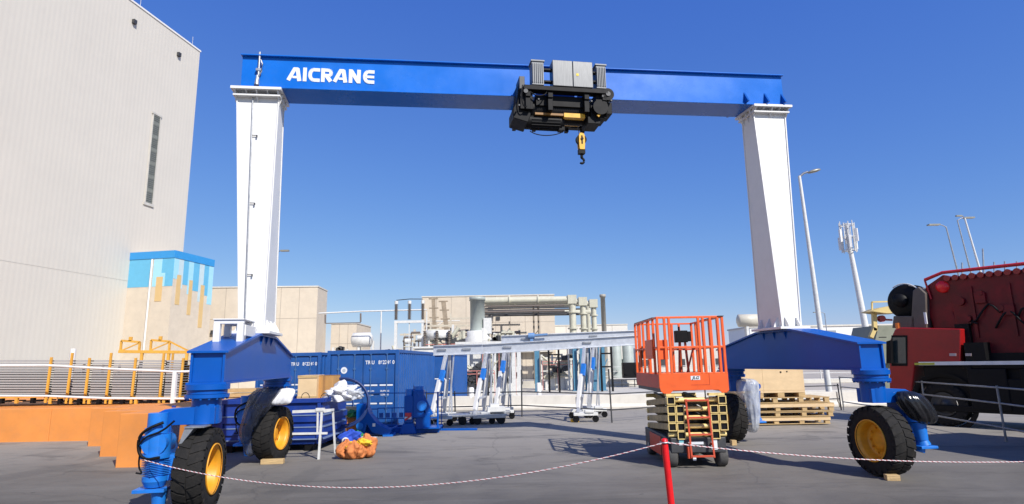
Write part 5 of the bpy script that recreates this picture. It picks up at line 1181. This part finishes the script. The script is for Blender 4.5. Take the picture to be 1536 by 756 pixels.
# pipe rack
pr = thing('pipe_rack', 'large pale green pipes running right and bending down beside the control building', 'pipework', (at(722, 450, 45).x, 45, 0), 0); PO = Vector((at(722, 450, 45).x, 45, 0))
for k, (px, py, Y, r_) in enumerate(((858, 449, 44.2, .25), (874, 452, 46, .22), (890, 455, 47.5, .21))):
    a = at(724 + k * 4, py + 4 + k * 3, Y) - PO; b = at(px, py, Y) - PO; a.z = b.z; c = at(px + 1, 504, Y) - PO; c.x = b.x; d = Vector((b.x, b.y, c.z - .75)); q = MB()
    q.path([a, b + Vector((-.3, 0, 0)), b + Vector((-.08, 0, -.06)), b + Vector((0, 0, -.3)), d], r_, 14); q.build('pipe', PIPEG, pr)
    q = MB()
    for z in (c.z + .1, c.z + .5, b.z - 1.0): q.tube((b.x, b.y, z), (b.x, b.y, z + .1), r_ * 1.5, 16)
    for x in (.3, .62): q.tube(a.lerp(b, x) - Vector((.05, 0, 0)), a.lerp(b, x) + Vector((.05, 0, 0)), r_ * 1.4, 16)
    q.b2(b.x - .4, b.x + .4, b.y - .4, b.y + .4, c.z - .15, c.z + .02); q.b2(b.x - .34, b.x + .30, b.y - .32, b.y + .32, b.z - .34, b.z + .30); q.build('flange', PIPEG, pr)
    q = MB(); q.b2(b.x - .45, b.x + .45, b.y - .5, b.y + .5, c.z - 1.3, c.z - .76); [q.b2(b.x + dx - .06, b.x + dx + .06, b.y - .06, b.y + .06, 0, c.z - 1.3) for dx in (-.4, .4)]; q.build('pipe_stand', OFFW, pr)
    q = MB(); a2 = a + Vector((0, -.3, -.75)); q.path([a2 - Vector((0, 0, .1)), Vector((b.x - .6, b.y - .3, a2.z - .1))], .08, 8); q.path([a2 + Vector((0, 0, .3)), Vector((b.x - .6, b.y - .3, a2.z + .3))], .06, 8); q.build('small_pipe', DGREY if k else BROWN, pr)
q = MB(); a = at(785, 470, 50) - PO; b = at(886, 470, 50) - PO; q.path([a, b + Vector((0, 0, a.z - b.z))], .24, 12); q.path([a + Vector((0, 0, .8)), b + Vector((0, 0, a.z - b.z + .8))], .16, 12); [q.tube((x, a.y, 3.0), (x, a.y, a.z + .8), .18, 12) for x in (b.x - .2, b.x - 1.4)]; q.build('rear_pipe', PIPEG, pr)
q = MB(); a = at(800, 458, 45) - PO; [q.bar((a.x + dx, 0, .5), (a.x + dx, 0, a.z), .12, .14) for dx in (0, .35)]; [q.bar((a.x, 0, z), (a.x + .35, 0, z + .4), .08, .08) for z in (2.5, 4, 5.5)]; q.build('support_column', mat('support_brown', (.22, .18, .13), .6), pr)
q = MB(); PO2 = Vector((at(612, 500, 47).x, 47, 0)); stl = thing('steel_framework', 'open cream steel framework with thin columns behind the insulator frame and silencer', 'framework', tuple(PO2), 0)
def S_(px, py, d=0): return at(px, py, 47 + d) - PO2
for k, (px, y0) in enumerate(((607, 500), (622, 494), (646, 478), (659, 492), (676, 470), (690, 486), (737, 470), (752, 488), (764, 482), (779, 492))):
    c = S_(px, y0, (k % 3) * .8); q.bar((c.x, c.y, 0), c, .12 + .05 * (k % 2), .14)
q.build('post', mat('framework_cream', (.55, .50, .40), .7, var=.12, dirt=.3, dirtc=(.35, .28, .2)), stl)
q = MB()
for (a, b, d) in (((600, 502), (700, 500), 0), ((640, 489), (780, 487), .8), ((640, 515), (780, 514), 0), ((676, 478), (740, 476), 0), ((604, 512), (650, 511), -.6), ((736, 500), (790, 499), .4)):
    u1, u2 = S_(*a, d), S_(*b, d); q.bar(u1, u2, .10, .14)
q.build('beam', MATS['framework_cream'], stl)
q = MB()
for k in range(16):
    u1 = S_(606 + k * 11, 506 - (k * 7 % 13), -.9); u2 = u1 + Vector((random.uniform(.3, 1.2), 0, 0)); q.tube(u1, u2, random.choice((.05, .08, .12)), 8); q.tube(u1, u1 - Vector((0, 0, random.uniform(.5, 1.6))), .05, 8)
q.build('pipe', BROWN, stl)
q = MB()
for k in range(9): u1 = S_(612 + k * 19, 512 - (k * 5 % 9), -1.0); q.tube(u1 - Vector((.22, 0, 0)), u1 + Vector((.22, 0, 0)), .2, 12)
q.build('valve', OFFW, stl)
# chimney
p = at(904, 446, 52); o = MB().lathe([(0, .22), (p.z, .2), (p.z, .27), (p.z + .25, .27), (p.z + .251, .01)], (0, 0, 0), (0, 0, 1), 16).build('chimney', mat('chimney_grey', (.35, .33, .28), .6, dirt=.4, dirtc=(.18, .15, .12))); o.location = (p.x, 52, 0); tag(o, 'thin grey chimney pipe right of the pipe bends', 'chimney')
# teal columns
tcg = 0
for i, (px, w_) in enumerate(((806, .34), (863, .30), (873, .22), (882, .42), (892, .30), (903, .46))):
    p = at(px, 560, 43.0 + .5 * (i % 2)) * 1.0; p.z = 0; t = thing('teal_column', ('single teal steel column left of the door of the beige building', 'leftmost column of the teal cluster behind the front aluminium leg', 'thin teal column second in the cluster', 'wide teal column in the middle of the cluster', 'teal column left of the widest one', 'widest teal column at the right of the cluster')[i], 'column', (p.x, p.y, 0), 0, 'teal steel columns')
    h = at(px, 515, p.y).z; q = MB(); q.b2(-w_ / 2, w_ / 2, -.13, -.11, 0, h); q.b2(-w_ / 2, w_ / 2, .11, .13, 0, h); q.b2(-.02, .02, -.11, .11, 0, h); q.b2(-w_ / 2 - .1, w_ / 2 + .1, -.25, .25, 0, .04); q.build('section', TEAL, t)
    if i: q = MB(); q.bar((-w_ / 2, 0, .8), (w_ / 2 + .2, 0, 2.2), .06, .06); q.bar((-w_ / 2, 0, h - .2), (w_ / 2 + .3, 0, h - .2), .1, .12); q.build('brace', TEAL, t)
# grey vertical vessels and generator
for i, px in enumerate((926, 946)):
    p = gd(px, 576); h = at(px, 508, p.y).z; t = thing('vertical_vessel', ('left', 'right')[i] + ' grey green vertical vessel seen left of the scissor lift', 'vessel', (p.x, p.y + .5 * i, 0), 0, 'grey green vessels')
    MB().lathe([(.3, .5), (h - .3, .5), (h - .1, .35), (h, .01)], (0, 0, 0), (0, 0, 1), 24).build('shell', VESG, t); q = MB(); [q.b2(.35 * a - .06, .35 * a + .06, .35 * b - .06, .35 * b + .06, 0, .5) for a in (-1, 1) for b in (-1, 1)]; q.tube((0, -.7, 1.2), (0, 0, 1.2), .1, 10); q.build('leg', VESG, t)
p = gd(938, 580); ge = thing('generator', 'black generator with an open frame beside the grey vessels', 'generator', tuple(p + Vector((-.3, -1.2, 0))), 0)
q = MB(); q.b2(0, 1.5, 0, .8, .7, 1.9); q.tube((.3, -.05, 1.2), (.3, 0, 1.2), .28, 16); q.tube((1.1, -.05, 1.2), (1.1, 0, 1.2), .28, 16); q.build('body', BLACK, ge, bevel=.05); q = MB(); q.b2(-1.2, 1.8, 0, .06, .55, .63); q.b2(-1.2, 1.8, 0, .06, .15, .22); [q.b2(x, x + .06, 0, .06, 0, .6) for x in (-1.2, -.2, .8, 1.7)]; q.build('frame', DGREY, ge)
# bushings on a gantry, busbar
bf = thing('insulator_frame', 'white frame carrying three brown insulators against the sky', 'insulator', (at(594, 483, 40).x, 40, 0), 0); BO = Vector((at(594, 483, 40).x, 40, 0)); zf = at(594, 483, 40).z; xe = at(634, 483, 40).x - BO.x
q = MB(); q.bar((0, 0, 0), (0, 0, zf), .18, .18); q.bar((xe, 0, 0), (xe, 0, zf), .14, .14); q.bar((xe / 2, 0, .0), (xe / 2, 0, zf), .05, .05); q.bar((-.1, 0, zf), (xe + .1, 0, zf), .2, .16); q.build('frame', OFFW, bf)
zi = at(594, 456, 40).z
for x in (0, xe / 2, xe):
    q = MB(); n = 14; prof = []
    for k in range(n): z = zf + .15 + (zi - zf - .15) * k / n; prof += [(z, .07), (z + .03, .15), (z + .05, .07)]
    q.lathe(prof, (x, 0, 0), (0, 0, 1), 12); q.build('insulator', BROWN, bf); q = MB(); q.tube((x, 0, zi), (x, 0, zi + .2), .12, 10); q.build('cap', OFFW, bf)
q = MB(); q.path([(0, 0, zi + .25), (xe / 2, 0, zi + .32), (xe, 0, zi + .3)], .03, 6); q.build('conductor', DGREY, bf)
bb = thing('busbar', 'thin pale horizontal busbar with two hanging droppers above the containers', 'busbar', (at(478, 470, 42).x, 42, 0), 0); q = MB(); O = Vector((at(478, 470, 42).x, 42, 0))
q.path([at(478, 470, 42) - O, at(541, 467, 42) - O, at(640, 464.5, 42) - O], .05, 8); q.build('bar', OFFW, bb); q = MB()
for a_ in ((488, 472), (541, 470)): q.path([at(a_[0], a_[1], 42) - O, at(a_[0], a_[1] + 13, 42) - O], .06, 8)
q.path([at(488, 485, 42) - O, at(541, 484, 42) - O], .035, 6); q.build('dropper', BROWN, bb); q = MB()
for px in (572, 640): a = at(px, 467, 42) - O; q.tube((a.x, 0, 0), a, .05, 8)
q.build('post', OFFW, bb)
# transformer with radiator fins and bushings
p = gd(668, 586); tf = thing('transformer', 'pale transformer with radiator fins and brown bushings left of the silencer', 'transformer', (p.x - .9, 38.2, 0), 0)
q = MB(); q.b2(0, 2.6, 0, 1.8, .4, 3.0); q.b2(-.1, 2.7, -.1, 1.9, 3.0, 3.12); q.b2(.2, 2.4, .2, 1.6, 0, .4); q.build('body', OFFW, tf, bevel=.02)
q = MB(); [q.b2(x, x + .05, -.55, -.02, .8, 2.7) for x in [.15 + .17 * k for k in range(14)]]; q.tube((.1, -.28, 2.6), (2.5, -.28, 2.6), .07, 8); q.tube((.1, -.28, .9), (2.5, -.28, .9), .07, 8); q.build('radiator', mat('radiator_grey', (.42, .41, .36), .6), tf)
for x in (.5, 1.3, 2.1):
    q = MB(); prof = []
    for k in range(10): z = 3.1 + k * .11; prof += [(z, .06), (z + .03, .14), (z + .06, .06)]
    q.lathe(prof, (x, .9, 0), (0, 0, 1), 12); q.build('bushing', BROWN, tf)
q = MB(); q.lathe([(0, .01), (0, .32), (1.6, .32), (1.6, .01)], (.5, 1.3, 3.9), (1, 0, 0), 18); [q.b2(x, x + .1, 1.2, 1.4, 3.1, 3.7) for x in (.7, 1.8)]; q.build('conservator', OFFW, tf)
# rows of valve skids: frame, pipes and boxes as the photo's tangle of plant
random.seed(11)
def skid(label, px0, px1, Y, ytop, n=9):
    a = at(px0, ytop, Y); b = at(px1, ytop, Y); h = a.z; L = b.x - a.x
    t = thing('pipework_skid', label, 'pipework', (a.x, Y, 0), 0, 'pipework skids in the substation')
    q = MB(); [q.b2(x - .07, x + .07, -.07, .07, 0, h * random.uniform(.8, 1)) for x in (0, L * .36, L * .7, L)]; [q.b2(0, L, -.05, .05, z, z + .1) for z in (h * .45, h * .78)]; q.build('frame', OFFW, t)
    q = MB(); [q.tube((random.uniform(0, L), -.35, h * .3), (random.uniform(0, L), -.35, h * random.uniform(.6, .95)), random.choice((.05, .08, .13)), 8) for k in range(n)]
    for k in range(n): z = h * random.uniform(.25, .9); x = random.uniform(0, L * .7); q.tube((x, -.5, z), (x + random.uniform(.4, L * .4), -.5, z), random.choice((.04, .06, .10)), 8)
    q.build('pipe', PIPEG, t)
    q = MB()
    for k in range(n): x = random.uniform(0, L); z = h * random.uniform(.2, .85); q.tube((x, -.75, z), (x, -.5, z), random.uniform(.10, .2), 10); q.b2(x + .1, x + random.uniform(.2, .4), -.7, -.4, z - .15, z + random.uniform(.05, .25))
    q.build('valve', DGREY, t)
    q = MB(); [q.b2(0, L, -.85, -.82, z, z + .04) for z in (h * .62, h * .70)]; [q.b2(x, x + .04, -.85, -.82, 0, h * .7) for x in (0, L / 2, L)]; q.build('guard_rail', PINK, t)
    q = MB(); [q.b2(x, x + random.uniform(.4, .8), -.3, .3, 0, h * random.uniform(.25, .5)) for x in (L * .1, L * .45, L * .75)]; q.build('cabinet', OFFW, t)
skid('pipework skid left of the silencer with pink guard rails and many valves', 641, 696, 40, 486, 26)
skid('pipework skid right of the silencer, below the louvre of the beige building', 724, 772, 41, 490, 18)
skid('pipework skid low down between the aluminium legs and the white portal', 690, 742, 37, 540, 14)
skid('low tangle of pipes between the insulator frame and the white tank', 574, 634, 44, 512, 9)
skid('low pipework at the foot of the small beige building', 500, 560, 46, 510, 6)
skid('dark piping framework left of the teal columns', 812, 856, 46, 525, 8)
q = MB()
for px in (683, 741, 770, 778): p = at(px, 520, 37.5); q.b2(p.x - .12, p.x + .12, 37.4, 37.6, 0, p.z)
a = at(683, 527, 37.5); b = at(778, 527, 37.5); q.b2(a.x, b.x, 37.42, 37.58, 3.2, 3.35); tag(q.build('white_steel_portal', OFFW), 'white steel portal columns behind the aluminium legs', 'portal frame')
q = MB(); O = Vector((at(652, 520, 53).x, 53, 0)); cbp = thing('cable_riser', 'brown cable risers climbing the left end of the large beige building', 'cable riser', tuple(O), 0)
for px0, px1, y0, w_ in ((652, 650, 448, .3), (671, 665, 452, .38)):
    a = at(px0, 505, 53) - O; b = at(px1, y0, 53) - O; q.bar((a.x, 0, 0), a, w_, .2); q.bar(a, b, w_, .2)
    for k in range(5): p_ = a.lerp(b, k / 4); q.b2(p_.x - .4, p_.x + .4, -.12, .12, p_.z - .05, p_.z + .05)
q.build('riser', mat('riser_brown', (.30, .24, .17), .7, var=.25, scale=3), cbp)
q = MB(); a = at(640, 482, 53) - O; b = at(690, 481, 53) - O; q.tube(a, b, .05, 6); q.tube(a - Vector((0, 0, 1.1)), b - Vector((0, 0, 1.1)), .05, 6); q.bar(a - Vector((0, 0, 1.1)), (a + b) / 2, .06, .06); q.build('tray', OFFW, cbp)
# black ladder frames in front of control building
q = MB(); O = at(822, 580, 42)
for px in (823, 838, 901, 917): p = at(px, 535, 42); q.b2(p.x - .06, p.x + .06, 41.9, 42.1, 0, p.z + .8)
for z in (1.6, 2.5): a = at(823, 560, 42); b = at(838, 560, 42); q.b2(a.x, b.x, 41.95, 42.0, z, z + .08); a = at(901, 560, 42); b = at(917, 560, 42); q.b2(a.x, b.x, 41.95, 42.0, z, z + .1)
clt = thing('cable_ladder', 'black vertical cable ladders either side of the teal columns', 'cable ladder'); q.build('ladder', BLACK, clt)
# ================================================================== FAR RIGHT BACKGROUND
fb = thing('far_warehouse', 'low white far warehouse with grey doors above the right end beam', 'building', (at(1150, 490, 120).x, 120, 0), 0); a = at(1215, 490, 120); b = at(1345, 488, 120)
X0 = a.x - at(1150, 490, 120).x; X1 = b.x - at(1150, 490, 120).x
MB().b2(X0 - 12, X1 + 20, 0, 12, 0, a.z).build('wall', WHITE, fb); q = MB(); [q.b2(x, x + 4, -.1, -.003, .5, a.z - .8) for x in (X0 + 1, X0 + 8.5, X0 + 17)]; q.build('door', mat('far_door_grey', (.28, .30, .31), .6), fb); MB().b2(X0 - 12.2, X1 + 20.2, -.2, 12.2, a.z + .003, a.z + .3).build('roof_edge', PCONC, fb)
for i, (px0, px1, py, Y, lb_) in enumerate(((955, 1108, 522, 100, 'long low cream building on the horizon behind the scissor lift'), (1108, 1180, 528, 95, 'low cream shed on the horizon left of the right crane leg'))):
    a = at(px0, py, Y); b = at(px1, py, Y); t = thing('horizon_building', lb_, 'building', (a.x, Y, 0), 0); MB().b2(0, b.x - a.x, 0, 8, 0, a.z).build('wall', CONC if i else PCONC, t); q = MB(); [q.b2(k * 3 + .8, k * 3 + 1.8, -.06, -.003, 1, 2.2) for k in range(int((b.x - a.x) / 3))]; q.build('window', DGREY, t)
q = MB(); a = gd(950, 566); L = 60
fw = thing('site_fence', 'pale mesh site fence across the far side of the road', 'fence', (4, 50, 0), 0)
q = MB(); [q.tube((x, 0, 0), (x, 0, 1.6), .05, 6) for x in range(0, 60, 3)]; q.build('post', OFFW, fw); q = MB(); [q.tube((0, 0, z), (58, 0, z), .025, 6) for z in (.3, .8, 1.2, 1.55)]; q.build('rail', OFFW, fw); MB().b2(0, 58, -.15, .15, 0, .28).build('kerb_wall', PCONC, fw)
# yellow machine behind the truck
ym = thing('yellow_machine', 'yellow steel frame machine just left of the truck winch', 'machine', (at(1305, 470, 26).x, 26, 0), 0); O = Vector((at(1305, 470, 26).x, 26, 0))
def Y_(px, py, d=0): return at(px, py, 26) - O + Vector((0, d, 0))
q = MB(); q.prism([(Y_(1300, 468).x, Y_(1300, 468).z), (Y_(1322, 470).x, Y_(1322, 471).z), (Y_(1345, 470).x, Y_(1345, 470).z), (Y_(1345, 456).x, Y_(1345, 457).z), (Y_(1312, 463).x, Y_(1312, 463).z)], lambda a, b, t: (a, t, b), -.4, .5)
q.bar(Y_(1308, 466), Y_(1308, 453), .06, .06); q.bar(Y_(1308, 453), Y_(1346, 452), .06, .06); q.bar(Y_(1311, 470), Y_(1312, 496), .16, .16); q.bar(Y_(1312, 492), Y_(1306, 506), .16, .16); q.build('boom_head', mat('machine_yellow', (.62, .47, .18), .5, var=.12), ym)
q = MB(); q.hexa([Y_(1305, 545), Y_(1345, 545), Y_(1345, 545, 2), Y_(1305, 545, 2)], [Y_(1318, 488), Y_(1345, 488), Y_(1345, 488, 2), Y_(1318, 488, 2)]); q.b2(.3, 2.5, .2, 1.8, 0, 1.9); q.build('body', mat('machine_olive', (.22, .23, .17), .5), ym)
q = MB(); q.bar(Y_(1315, 479), Y_(1338, 480), .08, .08); q.tube(Y_(1322, 478, -.1), Y_(1322, 478, .1), .14, 12); q.build('hydraulic_valve', TRED, ym)
# ================================================================== RED CRANE TRUCK
TA = R(-56); T0 = at(1334, 534, 19); T0.z = 0
tk = thing('crane_truck', 'dark red mobile crane truck parked at the right behind the pipe fence', 'crane truck', tuple(T0), TA)
TX = Vector((math.cos(TA), math.sin(TA), 0)); TY = Vector((-math.sin(TA), math.cos(TA), 0))
def tl(px, py, y=0.0):
    d = ray(px, py); o_ = T0 + TY * y; t = (o_ - CAMP).dot(TY) / d.dot(TY); p = CAMP + d * t - o_; return p.dot(TX), p.z
def poly(mb, pix, y0, y1, ref=None):
    pts = [tl(px, py, y0) for px, py in pix]; mb.prism(pts, lambda a, b, t: (a, t, b), y0, y1)
q = MB(); poly(q, [(1334, 600), (1334, 512), (1342, 494), (1352, 491), (1441, 493), (1441, 548), (1372, 548), (1366, 600)], 0, 1.15); cabm = q.build('cab', TRED, tk, bevel=.03)
q = MB(); poly(q, [(1339, 545), (1339, 506), (1358, 506), (1359, 545)], -.02, .0 - .003); q.build('window', GLASS, cabm)
q = MB(); poly(q, [(1337, 549), (1337, 503), (1361, 503), (1361, 549)], -.012, -.0035); q.build('window_seal', BLACK, cabm)
q = MB(); poly(q, [(1329, 545), (1329, 512), (1336, 510), (1337, 545)], -.25, -.1); q.bar((.0, -.02, 2.6), (-.15, -.2, 2.6), .03, .03); q.build('mirror', BLACK, cabm, bevel=.02)
q = MB(); x_, z_ = tl(1341, 489); q.tube((x_, .3, 2.85), (x_, .3, z_ + .1), .09, 12); q.build('beacon', mat('beacon_orange', (.8, .2, .02), .3), cabm)
q = MB(); poly(q, [(1424, 530), (1434, 530), (1434, 534), (1424, 534)], -.02, -.003); poly(q, [(1448, 530), (1457, 530), (1457, 534), (1448, 534)], -.02, -.003); q.build('side_marker', mat('marker_white', (.5, .4, .38), .5), tk)
XE = 14.0
z540 = tl(1400, 541)[1]
q = MB(); q.b2(tl(1372, 541)[0], XE, -.02, 2.5, z540 - .14, z540 - .05); q.b2(tl(1441, 500)[0] + .02, tl(1441, 500)[0] + .5, .02, 1.2, z540, 2.35); q.build('deck', BLACK, tk)
q = MB(); q.b2(tl(1378, 541)[0], XE, -.035, -.021, z540 - .13, z540 - .03); q.build('reflective_stripe', mat('stripe_silver', (.78, .78, .76), .4), tk)
q = MB(); q.b2(tl(1372, 541)[0], tl(1402, 541)[0], -.04, -.036, z540 - .12, z540 - .06); q.build('stripe_yellow', mat('stripe_yellow', (.5, .5, .05), .5), tk)
q = MB(); q.b2(.85, XE, .12, 2.4, .72, z540 - .14); q.b2(2.0, 2.12, -.01, .1, .7, 1.7); q.b2(2.6, 3.4, .0, .4, .55, 1.35); q.build('chassis', BLACK, tk, bevel=.02)
for x in (1.3, 4.3, 5.9, 7.5, 9.5):
    w = MB(); tyre(w, (x, .22, .62), (0, -1, 0), .62, .42); wh_ = w.build('wheel', RUBBER, tk); w = MB(); w.lathe([(.17, .33), (.2, .34), (.12, .28), (.10, .12), (.16, .1), (.17, .001)], (x, .22, .62), (0, -1, 0), 24); w.build('rim', DGREY, wh_)
# superstructure
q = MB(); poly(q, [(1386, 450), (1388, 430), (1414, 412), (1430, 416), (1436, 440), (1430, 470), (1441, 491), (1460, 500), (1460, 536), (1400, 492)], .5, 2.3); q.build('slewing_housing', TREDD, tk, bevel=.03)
xb0, zb0 = tl(1415, 416, .45); q = MB()
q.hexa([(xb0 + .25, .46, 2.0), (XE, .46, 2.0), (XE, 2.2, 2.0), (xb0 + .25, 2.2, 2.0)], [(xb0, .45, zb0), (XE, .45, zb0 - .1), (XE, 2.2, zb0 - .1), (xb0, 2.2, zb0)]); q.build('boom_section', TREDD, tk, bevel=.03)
q = MB(); a, b = tl(1387, 420, .44), tl(1413, 409, .44); q.path([(a[0], .44, a[1]), (b[0], .44, b[1]), (XE, .44, b[1] - .1)], .05, 8); q.path([(a[0], .44, a[1] + .0), (a[0] + .1, .44, a[1] - .6)], .03, 8); q.build('top_rail', mat('rail_bright_red', (.55, .015, .02), .4), tk)
q = MB()
for k in range(34): x = b[0] + .12 + k * .21; q.tube((x, .37, b[1] - .19 - .007 * k * .21), (x, .45, b[1] - .19 - .007 * k * .21), .085, 12)
q.build('sheave_row', TRED, tk)
q = MB(); 
for px, py, r_ in ((1440, 452, .12), (1452, 478, .09), (1470, 440, .07), (1500, 462, .1)): a = tl(px, py, .4); q.tube((a[0], .34, a[1]), (a[0], .46, a[1]), r_, 16)
for k in range(7): q.b2(xb0 + .6 + k * .9, xb0 + .68 + k * .9, .40, .45, 2.5, zb0 - .35)
q.build('pulley', TREDD, tk)
q = MB(); a = tl(1413, 430, .4); q.lathe([(-.1, .18), (.0, .18), (.04, .1), (.05, .001)], (a[0], .42, a[1]), (0, -1, 0), 18); q.build('side_light', mat('lens_red', (.8, .02, .02), .15), tk)
q = MB()
for k in range(9): x = 2.0 + k * 1.2; q.b2(x, x + .9, -.03, .10, .50, 1.62)
q.b2(.95, XE, .0, .09, .42, .60); q.b2(1.9, XE, .02, .3, 1.62, 1.72); q.build('side_skirt', BLACK, tk, bevel=.02)
q = MB(); q.lathe([(0, .86), (0, .72), (.1, .70), (.3, .70)], (1.3, .04, .66), (0, 1, 0), 32); q.build('wheel_arch', BLACK, tk)
q = MB()
for k in range(10):
    x0_ = 1.6 + k * .55; pts = [(x0_ + .12 * i, .36 + .05 * math.sin(i * 2 + k), 2.7 + .5 * abs(math.sin(k * 1.3)) - .12 * math.sin(i * .9 + k) * 2) for i in range(7)]; q.path(pts, .028, 6)
q.build('hydraulic_hose', BLACK, tk)
q = MB()
for k in range(8): x = 1.7 + k * .62; z = 2.55 + (k * 37 % 10) * .13; q.b2(x, x + .26, .36, .5, z, z + .3)
q.build('bracket', TREDD, tk, bevel=.01)
# winch
cx_, cz_ = tl(1355, 452, .3); q = MB(); q.lathe([(-.12, .001), (-.12, .50), (-.06, .55), (.0, .5), (.02, .34), (.4, .34), (.42, .50), (.48, .55), (.54, .5), (.54, .001)], (cx_, .55, cz_), (0, 1, 0), 36); q.lathe([(0, .22), (.18, .2), (.2, .001)], (cx_ - .12, .45, cz_ + .04), (0, -1, 0), 24); wn_ = q.build('winch_drum', BLACK, tk)
q = MB(); q.path([(cx_ + .52 * math.cos(R(a)), .40, cz_ + .56 * math.sin(R(a))) for a in range(5, 135, 10)], .018, 6); q.path([(cx_ + .07 + .5 * math.cos(R(a)), .42, cz_ - .02 + .52 * math.sin(R(a))) for a in range(15, 80, 8)], .018, 6); q.build('hose', OFFW, wn_)
q = MB(); poly(q, [(1366, 492), (1369, 436), (1377, 430), (1388, 440), (1390, 492)], .25, 1.2); poly(q, [(1338, 492), (1340, 474), (1372, 474), (1372, 492)], .25, 1.2); q.build('winch_frame', mat('winch_brown_grey', (.11, .09, .075), .6, var=.2), tk, bevel=.02)
q = MB(); q.b2(2.0, XE, .3, 2.3, 1.78, 2.05); q.b2(1.75, 2.1, .3, 1.2, 1.8, 2.9); q.build('body_frame', BLACK, tk)
q = MB(); a = tl(1388, 481, .2); q.b2(a[0] - .02, a[0] + .04, .19, .24, a[1] - .1, a[1] + .25); q.build('white_tag', LETTER, tk)
# unseen cabin added beyond the right frame edge to shade ground by the wheel
sc = thing('added_shade_cabin', 'grey ribbed cabin added out of frame to shade the ground right of the fence', 'cabin', (12.3, 7.6, 0), R(12), 0 or None)
q = MB(); q.b2(0, 3.0, 0, 4.6, .2, 3.75); q.build('frame', mat('cabin_grey', (.35, .36, .36), .6), sc, bevel=.02)
q = MB(); corr(q, (-.01, 4.5, 0), (-.01, .1, 0), .3, 3.6, .03, .28, (-1, 0, 0)); corr(q, (2.9, 4.61, 0), (.1, 4.61, 0), .3, 3.6, .03, .28, (0, 1, 0)); q.build('wall', MATS['cabin_grey'], sc)
q = MB(); q.b2(-.04, -.012, 1.2, 2.2, 1.3, 2.2); q.build('pane', GLASS, sc); q = MB(); q.b2(.1, 2.9, .1, 4.5, 0, .2); q.build('base', PCONC, sc); q = MB(); q.b2(-.1, 3.1, -.1, 4.7, 3.75, 3.85); q.build('roof', WHITE, sc)
